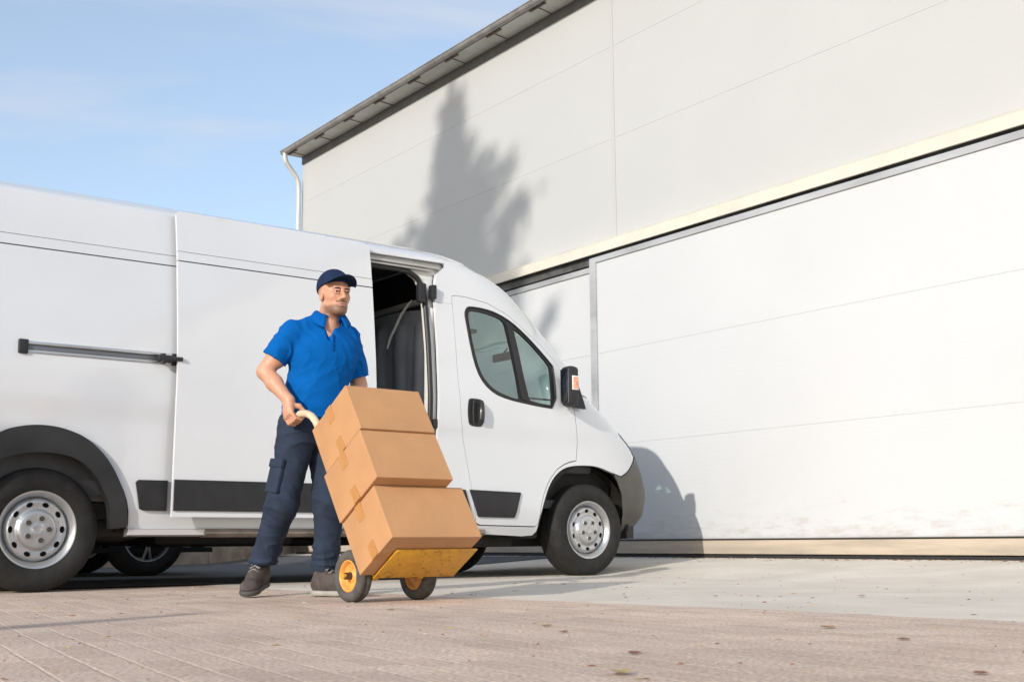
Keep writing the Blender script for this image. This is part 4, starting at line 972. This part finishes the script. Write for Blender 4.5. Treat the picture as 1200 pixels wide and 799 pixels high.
ns_ = n.nodes.new('ShaderNodeTexNoise'); ns_.inputs['Scale'].default_value = 500; tcn = n.nodes.new('ShaderNodeTexCoord'); n.links.new(tcn.outputs['Object'], ns_.inputs['Vector'])
mu = n.nodes.new('ShaderNodeMath'); mu.operation = 'MULTIPLY'; ad = n.nodes.new('ShaderNodeMath'); ad.operation = 'ADD'; ad.inputs[1].default_value = .30
n.links.new(ns_.outputs[0], ad.inputs[0]); n.links.new(sp.outputs[0], mu.inputs[0]); n.links.new(ad.outputs[0], mu.inputs[1])
m1 = n.nodes.new('ShaderNodeMixRGB'); m1.inputs[2].default_value = (.045, .026, .017, 1); n.links.new(mu.outputs[0], m1.inputs[0]); n.links.new(src, m1.inputs[1])
m2 = n.nodes.new('ShaderNodeMixRGB'); m2.inputs[2].default_value = (.46, .21, .17, 1); n.links.new(sp.outputs[1], m2.inputs[0]); n.links.new(m1.outputs[0], m2.inputs[1]); n.links.new(m2.outputs[0], bb.inputs['Base Color'])
hair = mat('dark_brown_hair', (.035, .022, .015), .7, 0, .3, 200)
for s in (-1, 1):
    e = MB(); e.lathe([(0, -.0115), (.006, -.0098), (.0098, -.006), (.0115, 0), (.0098, .006), (.006, .0098), (0, .0115)], 'z', 16, closed=False)
    ce = hp(.0765, s*.030, .0005)-np.array(PO); e.v = [tuple(np.array(v)*.86+ce) for v in e.v]
    eo = e.build('eyeball', mat('eye_white', (.42, .38, .35), .3), man)
    gz_ = np.array([.72, -.69, .03]); gz_ = gz_/np.linalg.norm(gz_)
    MB().tube([tuple(ce+gz_*.0045), tuple(ce+gz_*.0103)], [.0078, .0062], 12).build('iris', mat('dark_iris', (.03, .018, .012), .15), eo)
    MB().tube([tuple(hp(.0905, s*.010, .0130)-PO), tuple(hp(.0925, s*.023, .0155)-PO), tuple(hp(.0860, s*.037, .0160)-PO), tuple(hp(.074, s*.048, .011)-PO)], [.0030, .0040, .0034, .0018], 8).build('eyebrow', hair, man)
# ---- polo shirt
blue = mat('royal_blue_polo', (.001, .098, .36), .85, 0, .05, 25, .12, 900, spec=.08)
s_ = Field((-1.36, 5.78, .82), (-.60, 6.42, 1.42), .0042)
s_.ell((-.945, 6.085, 1.190), (.122, .178, .165), RB, .02); s_.ell((-.955, 6.09, 1.225), (.118, .172, .10), RB, .03)
s_.ell((-.968, 6.095, 1.03), (.118, .150, .20), RB, .04)
s_.cone((-.995, 6.11, .98), (-1.005, 6.11, .84), .140, .150, .04, squash=(Fb, 1.22))
s_.cone(J['shR']+[.01, 0, -.003], J['shL']+[-.01, 0, -.003], .058, .056, .03)
s_.cone((-1.03, 6.03, 1.312), (-.925, 6.085, 1.375), .050, .050, .03); s_.cone((-.85, 6.13, 1.305), (-.905, 6.10, 1.37), .050, .047, .03)
for sh, el, e_ in ((J['shR'], J['elR'], .66), (J['shL'], J['elL'], .80)):
    d = (el-sh)/np.linalg.norm(el-sh); L_ = np.linalg.norm(el-sh); c0 = sh+d*L_*e_
    s_.cone(sh, sh+d*(L_*e_+.06), .057, .061, .026, cut=[(c0, d)])
    s_.cone(c0-d*.035, c0+d*.03, .049, .051, .004, 's')
nk = hp(-.02, 0, -.04)
s_.cone((-.925, 6.085, 1.325), (-.915, 6.08, 1.46), .060, .075, .006, 's')
s_.cone((-.900, 5.985, 1.250), (-.885, 5.985, 1.36), .010, .056, .008, 's')
def ridged(P, seed, dirn, f, warp=.5, n=5):
    """soft creases running roughly across dirn"""
    r_ = np.random.RandomState(seed); d = np.array(dirn, float); d = d/np.linalg.norm(d); w = np.zeros(len(P))
    wp = sum(np.sin(P@(r_.randn(3)*f*.28)+r_.rand()*6.28) for _ in range(4))*warp
    for k in range(n):
        v = d+r_.randn(3)*.38; w += np.sin(P@(v*f*(.7+.7*r_.rand()))+r_.rand()*6.28+wp*1.6)
    w = w/n; return 1-np.abs(np.tanh(w*2.6))*1.0
def fold(P):
    x, y, z = P[:, 0], P[:, 1], P[:, 2]
    sd = (P-[-.95, 6.09, 1.1])@Lb; low = np.clip((1.20-z)/.22, 0, 1)
    w = -.0095*low*ridged(P, 3, Lb*.75+UP*.8, 30)-.005*low*ridged(P, 8, -Lb*.7+UP*.6, 42)
    a1 = np.exp(-(((P-[-1.05, 6.0, 1.2])**2).sum(1))/.013); a2 = np.exp(-(((P-[-.85, 6.12, 1.19])**2).sum(1))/.011)
    w -= (a1+a2)*.010*ridged(P, 5, UP*.5+Lb*.9, 45)
    w -= .0035*ridged(P, 12, Lb+UP*.3, 24)
    arm_ = np.clip((-1.07-x)/.05, 0, 1)+np.clip((x+.83)/.05, 0, 1); w -= arm_*.006*ridged(P, 21, [.4, .2, 1.], 48)
    return w+.004
s_.disp(fold); s_.cut((-1.0, 6.1, .862), (0, .0, -1.0))
P_, F_ = s_.mesh(); shirt = np_obj('polo_shirt', P_, F_, blue, man, PO)
# collar
bc_ = mat('blue_collar_knit', (.001, .09, .34), .85, 0, .04, 40, .15, 1200, spec=.08)
V = []; n_ = 26
cc = np.array([-.917, 6.080, .018])
for i in range(n_+1):
    ph = R(28+ (360-56)*i/n_); dirx = Fb*math.cos(ph)+Lb*math.sin(ph); fr_ = max(0, math.cos(ph))
    top = 1.388-.030*fr_-.006*math.cos(ph); r_ = .066
    tipk = max(0, 1-abs(i-(0 if i < n_/2 else n_))/5.0)
    V.append(cc+dirx*(r_-.004)+UP*(top-.035)); V.append(cc+dirx*r_+UP*(top)); V.append(cc+dirx*(r_+.010)+UP*(top-.004))
    V.append(cc+dirx*(r_+.026+.010*tipk)+UP*(top-.026-.022*tipk)-Lb*0); V.append(cc+dirx*(r_+.034+.020*tipk)+UP*(top-.040-.034*tipk))
F = [(i*5+k, i*5+k+1, (i+1)*5+k+1, (i+1)*5+k) for i in range(n_) for k in range(4)]
co = mesh_obj('collar', [v-np.array(PO) for v in V], F, bc_, shirt, True, 180); sm_ = co.modifiers.new('s', 'SOLIDIFY'); sm_.thickness = .003; sm_.offset = 0
# placket with buttons
pk = MB(); pts = []
for (z_, r_) in ((1.275, .1165), (1.262, .1195), (1.245, .122), (1.225, .1245), (1.19, .1265)):
    c_ = np.array([-.945, 6.085, z_])+Fb*(r_-.0045)+Lb*.012; pts.append(c_-np.array(PO))
pk.tube([tuple(p) for p in pts], [.010, .011, .011, .011, .010], 12, flat=.30); pk.build('placket', bc_, shirt)
for k in (1, 3):
    c_ = pts[k]+Fb*.001; MB().tube([tuple(c_), tuple(c_+Fb*.003)], .005, 10).build('button', mat('blue_button', (.01, .07, .28), .3), shirt)
# ---- trousers
navy = mat('navy_work_cloth', (.022, .034, .060), .85, 0, .15, 14, .25, 700, spec=.25)
t_ = Field((-1.42, 5.86, .06), (-.74, 6.36, .94), .0048)
t_.ell((-1.003, 6.115, .84), (.125, .165, .11), RB, .03, ); t_.cone(J['hipR']+[.005, 0, .01], J['hipL']+[-.005, 0, .01], .100, .098, .03, squash=(Fb, 1.05))
for h_, k_, a_ in ((J['hipR'], J['kneeR'], J['ankR']), (J['hipL'], J['kneeL'], J['ankL'])):
    t_.cone(h_, k_, .095, .071, .022); t_.cone(k_, a_+(k_-a_)*.10, .072, .060, .03)
    t_.ell(a_+(k_-a_)*.14, (.064, .068, .05), None, .02)
def foldt(P):
    x, y, z = P[:, 0], P[:, 1], P[:, 2]
    kn = np.exp(-((z-.44)/.10)**2); an_ = np.exp(-((z-.20)/.08)**2); hp_ = np.exp(-((z-.76)/.09)**2)
    w = -kn*.009*ridged(P, 4, [.5, .1, 1], 34)-an_*.013*ridged(P, 6, [-.45, .2, 1], 40)-hp_*.010*ridged(P, 9, [-.9, 0, 1], 30)
    w -= .007*ridged(P, 15, [1, .4, .35], 22)+.003*ridged(P, 16, [.6, .3, 1], 60)
    return w+.007
t_.disp(foldt); t_.cut((-1, 6.1, .885), (0, 0, 1.0))
t_.op(lambda P: np.maximum(P[..., 2]-.150, P[..., 0]+1.08), (-1.42, 5.86, 0), (-1.05, 6.40, .16), .002, 's')
t_.op(lambda P: np.maximum(P[..., 2]-.112, -P[..., 0]-1.08), (-1.10, 5.86, 0), (-.70, 6.40, .12), .002, 's')
for a_, k_ in ((J['ankR'], J['kneeR']), (J['ankL'], J['kneeL'])): pass
P_, F_ = t_.mesh(); tr_ = np_obj('work_trousers', P_, F_, navy, man, PO)
def oriented(c0, ax_z, ax_x):
    z = Vector(ax_z).normalized(); x = Vector(ax_x); x = (x-z*x.dot(z)).normalized(); y = z.cross(x)
    return Matrix(((x.x, y.x, z.x, c0[0]-PO[0]), (x.y, y.y, z.y, c0[1]-PO[1]), (x.z, y.z, z.z, c0[2]-PO[2]), (0, 0, 0, 1)))
for h_, k_, outv, lab in ((J['hipR'], J['kneeR'], np.array([-.72, -.70, 0]), 0), (J['hipL'], J['kneeL'], np.array([.95, .2, 0]), 1)):
    c0 = h_+(k_-h_)*.62+outv*.070; M4 = oriented(c0, h_-k_, outv)
    m_ = MB(); m_.box((-.012, -.050, -.085), (.014, .050, .065), .005, M=M4); po = m_.build('cargo_pocket', navy, tr_, angle=60)
    MB().box((-.004, -.054, .038), (.020, .054, .080), .004, M=M4).build('pocket_flap', navy, po, angle=60)
MB().tube([tuple(J['hipR']+np.array([-.088, -.030, .055])-PO), tuple(J['hipR']+np.array([-.092, -.02, -.05])-PO), tuple(J['kneeR']+np.array([-.073, -.01, .0])-PO)], .0022, 6).build('side_seam', navy, tr_)
# ---- shoes
shm = mat('dark_brown_grey_suede', (.075, .060, .055), .9, 0, .3, 30, .4, 300); solm = mat('light_grey_sole', (.30, .29, .26), .7, 0, .2, 20); lace = mat('grey_lace', (.26, .25, .24), .9)
def shoe(heel, toe, ank, sw, solecol):
    heel = np.array(heel); toe = np.array(toe); d = toe-heel; L_ = np.linalg.norm(d); d = d/L_; lat = np.cross(UP, d); lat = lat/np.linalg.norm(lat); u = np.cross(d, lat); Rm = np.array([d, lat, u])
    lo = np.minimum(np.minimum(heel, toe), ank)-.09; hi = np.maximum(np.maximum(heel, toe), ank)+.09
    f = Field(lo, hi, .004); a = lambda x, y, z: heel+d*x+lat*y+u*z
    f.cone(a(.045, 0, .055), a(.12, 0, .055), .042, .042, .02); f.cone(a(.10, 0, .055), a(L_-.055, .004, .042), .044, .037, .02); f.ell(a(L_-.055, .003, .038), (.055, .046, .030), Rm, .015)
    f.cone(a(.05, 0, .06), ank+np.array([0, 0, .035]), .042, .050, .02); f.cone(a(.09, 0, .085), a(.16, 0, .070), .034, .030, .02)
    f.cone(ank+np.array([0, 0, .02]), ank+np.array([0, 0, .09]), .036, .04, .005, 's')
    f.cut(a(0, 0, .018), -u)
    P_, F_ = f.mesh(); o = np_obj('shoe', P_, F_, shm, man, PO)
    g = Field(lo, hi, .004); g.ell(a(.050, 0, .014), (.047, .041, .030), Rm, .01); g.cone(a(.05, 0, .014), a(L_-.055, .003, .014), .040, .047, .02, squash=(u, 1.6)); g.ell(a(L_-.06, .003, .016), (.064, .050, .030), Rm, .01)
    g.cut(a(0, 0, 0.0), -u); g.cut(a(0, 0, .026), u); P_, F_ = g.mesh(); np_obj('sole', P_, F_, solecol, o, PO)
    lc = MB()
    for k in range(5):
        x = .095+.021*k; z0 = .134-.0125*k
        lc.tube([tuple(a(x, -.024, z0-.012)-PO), tuple(a(x+.005, 0, z0)-PO), tuple(a(x+.010, .024, z0-.012)-PO)], .0030, 6)
        lc.tube([tuple(a(x+.010, -.024, z0-.012)-PO), tuple(a(x+.005, 0, z0+.001)-PO), tuple(a(x, .024, z0-.012)-PO)], .0030, 6)
    lc.build('laces', lace, o)
shoe((-1.243, 6.250, .052), (-1.284, 5.994, .004), J['ankR'], 1, mat('dark_sole', (.07, .065, .06), .8)); shoe((-.985, 6.125, .004), (-.725, 5.985, .004), J['ankL'], 1, solm)
# ---- cap
capm = mat('navy_cap_cotton', (.010, .022, .060), .85, 0, .12, 30, .2, 900, spec=.2)
cf = Field(Hc+[-.15, -.15, -.02], Hc+[.15, .15, .15], .0035)
cf.ell(hp(-.013, 0, .046), (.098, .082, .091), RH, .004); cf.cut(hp(.0, 0, .036), -(Uh-Fh2*.22)/1.024)
cf.ell(hp(-.013, 0, .028), (.090, .075, .084), RH, .003, 's')
def seam(P):
    q = (P-Hc)@RH.T; an_ = np.arctan2(q[:, 1], q[:, 0]+.016); return .0012*np.exp(-((np.abs(((an_*3/math.pi) % 1)-.5)-.5)/.035)**2)
cf.disp(seam); P_, F_ = cf.mesh(); cap = np_obj('cap', P_, F_, capm, man, PO)
V = []; na, nr = 20, 8
for j in range(nr+1):
    for i in range(na+1):
        a_ = R(-68+136*i/na); t = j/nr; ln_ = .078*math.cos(a_*.82)**.7
        r0x, r0y = .092, .078
        x = -.016+r0x*math.cos(a_)+ln_*t*math.cos(a_*.45); y = r0y*math.sin(a_)+ln_*t*math.sin(a_*.45)*.5
        z = .062+.022*t-.020*t*t-.034*(math.sin(a_)**2)*(.75+.45*t)
        V.append(hp(x, y, z+.006)-PO)
F = [(j*(na+1)+i, j*(na+1)+i+1, (j+1)*(na+1)+i+1, (j+1)*(na+1)+i) for j in range(nr) for i in range(na)]
bo = mesh_obj('brim', V, F, capm, cap, True, 180); so = bo.modifiers.new('s', 'SOLIDIFY'); so.thickness = .0045; so.offset = 0
MB().tube([tuple(hp(-.016, 0, .136)-PO), tuple(hp(-.016, 0, .140)-PO)], [.007, .004], 10).build('cap_button', capm, cap)

# ------------------------------------------------------------------ trees standing behind the photographer, they throw the shadows on the wall and van
bark = mat('spruce_bark', (.09, .06, .04), .9, 0, .3, 10, .5, 20); leafm = mat('spruce_needles', (.03, .06, .028), .8, 0, .35, 4)
def conifer(loc, H, w_, label, seed, gaps=.0, skew=0):
    rnd = random.Random(seed); t = thing('conifer_tree', label, 'tree', loc, 0)
    MB().tube([(0, 0, 0), (.03, 0, H*.5), (0, 0, H*.98)], [H*.016, H*.009, .01], 10).build('trunk', bark, t)
    V = []; F = []; br = MB(); z = H*.12
    while z < H-.15:
        u = (H-z)/H; ln0 = w_*lerp(u, [(0, .04), (.03, .10), (.06, .22), (.09, .42), (.13, .72), (.2, 1.10), (.33, 1.42), (.45, 1.5), (.6, 1.7), (1, 1.95)]); nb_ = 5 if u > .1 else 4
        a0 = rnd.random()*6.28
        for k in range(nb_):
            a = a0+6.283*k/nb_+rnd.uniform(-.3, .3); ln = ln0*rnd.choice([.5, .62, .75, .95, 1.2]); up_ = .45+.35*(1-u)
            p0 = Vector((0, 0, z)); d = Vector((math.cos(a), math.sin(a), up_)); p1 = p0+d*ln
            br.tube([p0, p0+d*ln*.5+Vector((0, 0, -.03*ln)), p1], [.012+.012*ln, .01, .004], 4)
            m_ = int(26+ln*60)
            for j in range(m_):
                tt_ = rnd.uniform(.08, 1.06)**.8; c = p0+d*ln*tt_; sp_ = .05+.20*ln*(1-tt_)*.9+.05
                c = c+Vector((rnd.gauss(0, sp_), rnd.gauss(0, sp_), rnd.gauss(0, sp_*.55)-.03))
                dd = (d+Vector((rnd.gauss(0, .5), rnd.gauss(0, .5), rnd.gauss(0, .4)))).normalized(); l_ = rnd.uniform(.12, .24); ww = rnd.uniform(.035, .07)
                sd = dd.cross(Vector((rnd.gauss(0, 1), rnd.gauss(0, 1), rnd.gauss(0, 1)))).normalized()*ww; b0 = len(V)
                V += [c-dd*l_*.5, c+sd, c+dd*l_*.5, c-sd]; F.append((b0, b0+1, b0+2, b0+3))
        z += max(.10, .17*u**.3+.05)
    for j in range(60):
        z_ = H-rnd.uniform(-.25, .8); c = Vector((rnd.gauss(0, .03), rnd.gauss(0, .03), z_)); b0 = len(V); V += [c+Vector((0, 0, -.12)), c+Vector((.035, .02, 0)), c+Vector((0, 0, .12)), c+Vector((-.035, -.02, 0))]; F.append((b0, b0+1, b0+2, b0+3))
    br.build('branches', bark, t); mesh_obj('crown', V, F, leafm, t, smooth=False)
    return t
conifer((-11.88, -5.5, 0), 14.15, 1.05, 'tall pointed spruce behind the photographer, its shadow falls on the warehouse', 5)
wp = thing('wooden_post', 'tall round wooden post behind the photographer, to his left', 'post', (-4.65, -1.55, 0))
MB().tube([(0, 0, -.02), (0, 0, 1.3), (0, 0, 2.45), (0, 0, 2.62)], [.10, .085, .07, .03], 14).build('pole', mat('grey_weathered_wood', (.25, .21, .17), .9, 0, .2, 12, .4, 40), wp)
MB().box((-.14, -.14, 0), (.14, .14, .12), .02).build('footing', am, wp)
# ------------------------------------------------------------------ unseen steel container, added to shade the ground beyond the van
sc = thing('shade_container', 'unseen grey steel container added to shade the ground beyond the van', 'container', VAN_LOC, VAN_ROT)
cgm = mat('shade_container_steel', (.18, .20, .21), .6, .2, .12, 3)
cpts = []; x = -8.0
q = MB()
for k in range(24):
    x = -8.0+k*.25; q.box((x, 1.75, .15), (x+.12, 1.79, 2.55)).box((x+.125, 1.79, .15), (x+.245, 1.82, 2.55)); q.box((x, 4.16, .15), (x+.12, 4.20, 2.55)).box((x+.125, 4.13, .15), (x+.245, 4.16, 2.55))
q.box((-8.0, 1.80, .15), (-7.95, 4.15, 2.55)).box((-2.06, 1.80, .15), (-2.02, 4.15, 2.55)).box((-8.0, 1.80, 2.50), (-2.02, 4.15, 2.58))
q.build('shade_container_wall', cgm, sc, smooth=False)
q = MB()
for yy in (1.72, 4.10):
    for xx in (-8.05, -2.12): q.box((xx, yy, 0), (xx+.14, yy+.14, 2.62), .01)
    q.box((-8.05, yy, 2.56), (-1.98, yy+.14, 2.66), .01).box((-8.05, yy, .02), (-1.98, yy+.14, .16), .01)
q.build('shade_container_frame', cgm, sc)
MB().box((-2.015, 1.9, .2), (-1.99, 2.95, 2.45), .01).box((-2.015, 3.0, .2), (-1.99, 4.05, 2.45), .01).build_each('shade_container_door', cgm, sc)
# ------------------------------------------------------------------ fallen leaves and litter
lfm = [mat('dry_leaf_brown', (.24, .11, .06), .8, 0, .3, 60), mat('dry_leaf_yellow', (.42, .30, .12), .7, 0, .2, 60), mat('dry_leaf_tan', (.40, .26, .14), .8, 0, .2, 60)]
def leafobj(loc, size, m, rz, label, curl=.3):
    V = []; n_ = 8
    for i in range(n_+1):
        t = i/n_; w_ = math.sin(math.pi*min(1, t*1.02))**.8*.38; x = t-.5
        for k in (-1, 0, 1): V.append((x*size, k*w_*size, (.05+curl*(abs(k)*w_)**1.2+curl*.5*x*x+.02*random.random())*size))
    F = [(i*3+k, i*3+k+1, (i+1)*3+k+1, (i+1)*3+k) for i in range(n_) for k in range(2)]
    o = mesh_obj('fallen_leaf', V, F, m, None, True, 180); o.location = loc; o.rotation_euler = (0, 0, rz)
    return tag(o, label, 'leaf', 'fallen leaves on the paving')
LV = [((.278, 2.906), .055, 0, .4, 'dark red brown curled leaf lying near the bottom edge, right of the yellow strip leaf'),
      ((.205, 2.468), .085, 1, -1.3, 'long flat yellow green leaf, nearest to the camera'),
      ((.917, 5.69), .05, 0, 1.0, 'brown curled leaf on the pale concrete right of the van shadow'),
      ((.14, 3.59), .05, 0, 2.2, 'small brown leaf on the paving in front of the van nose'),
      ((1.001, 3.24), .05, 0, -.5, 'brown leaf on the paving at the right, halfway to the apron edge'),
      ((.894, 2.425), .05, 0, .2, 'dark leaf in the lower right corner of the yard'),
      ((1.552, 5.593), .07, 2, .9, 'tan leaf on the concrete at the right'),
      ((.919, 3.688), .075, 2, -.9, 'tan slender leaf near the apron edge at the right'),
      ((-.471, 4.81), .05, 1, .3, 'yellow leaf just in front of the hand truck wheel'),
      ((.10, 3.85), .06, 1, .7, 'pale yellow leaf on the bricks between hand truck and camera')]
for (x, y), s_, mi, rz, lab in LV: leafobj((x, y, .001+.0045*(NV.dot(Vector((x, y, 0))) > 3.2)), s_*.72, lfm[mi], rz, lab)
# uncountable crumbs: grit, needles and chips
rnd = random.Random(3); V = []; F = []; fm = []
def chip(x, y, z, s_):
    b0 = len(V); a = rnd.random()*6.28; l_ = s_*rnd.uniform(.6, 1.6); w_ = s_*rnd.uniform(.25, .6); h_ = s_*rnd.uniform(.15, .45)
    dx, dy = math.cos(a), math.sin(a)
    V.extend([(x-dx*l_, y-dy*l_, z), (x-dy*w_, y+dx*w_, z+h_*.4), (x+dx*l_, y+dy*l_, z+.001), (x+dy*w_, y-dx*w_, z), (x, y, z+h_)])
    F.extend([(b0, b0+1, b0+4), (b0+1, b0+2, b0+4), (b0+2, b0+3, b0+4), (b0+3, b0, b0+4)]); fm.extend([rnd.choice([0, 0, 1, 2, 3])]*4)
for k in range(2600):
    n_ = rnd.uniform(.3, WALL-.2); t_ = rnd.uniform(-14, -1.5)
    p = nt_(n_, t_); 
    if p.y < 1.5: continue
    chip(p.x, p.y, gz(n_)+.0045*(n_ > 3.2), rnd.choice([.004, .005, .006, .008, .012]))
for k in range(900):
    n_ = WALL-.19-abs(rnd.gauss(0, .07)); t_ = rnd.uniform(-15, 0); p = nt_(n_, t_); chip(p.x, p.y, gz(n_)+.004, rnd.choice([.006, .01, .016, .02]))
tag(mesh_obj('leaf_litter', V, F, None, smooth=False, mats=[lfm[0], lfm[1], lfm[2], mat('grit', (.5, .47, .42), .9)], fm=fm), 'scattered crumbs of leaf and grit on the ground', kind='stuff')
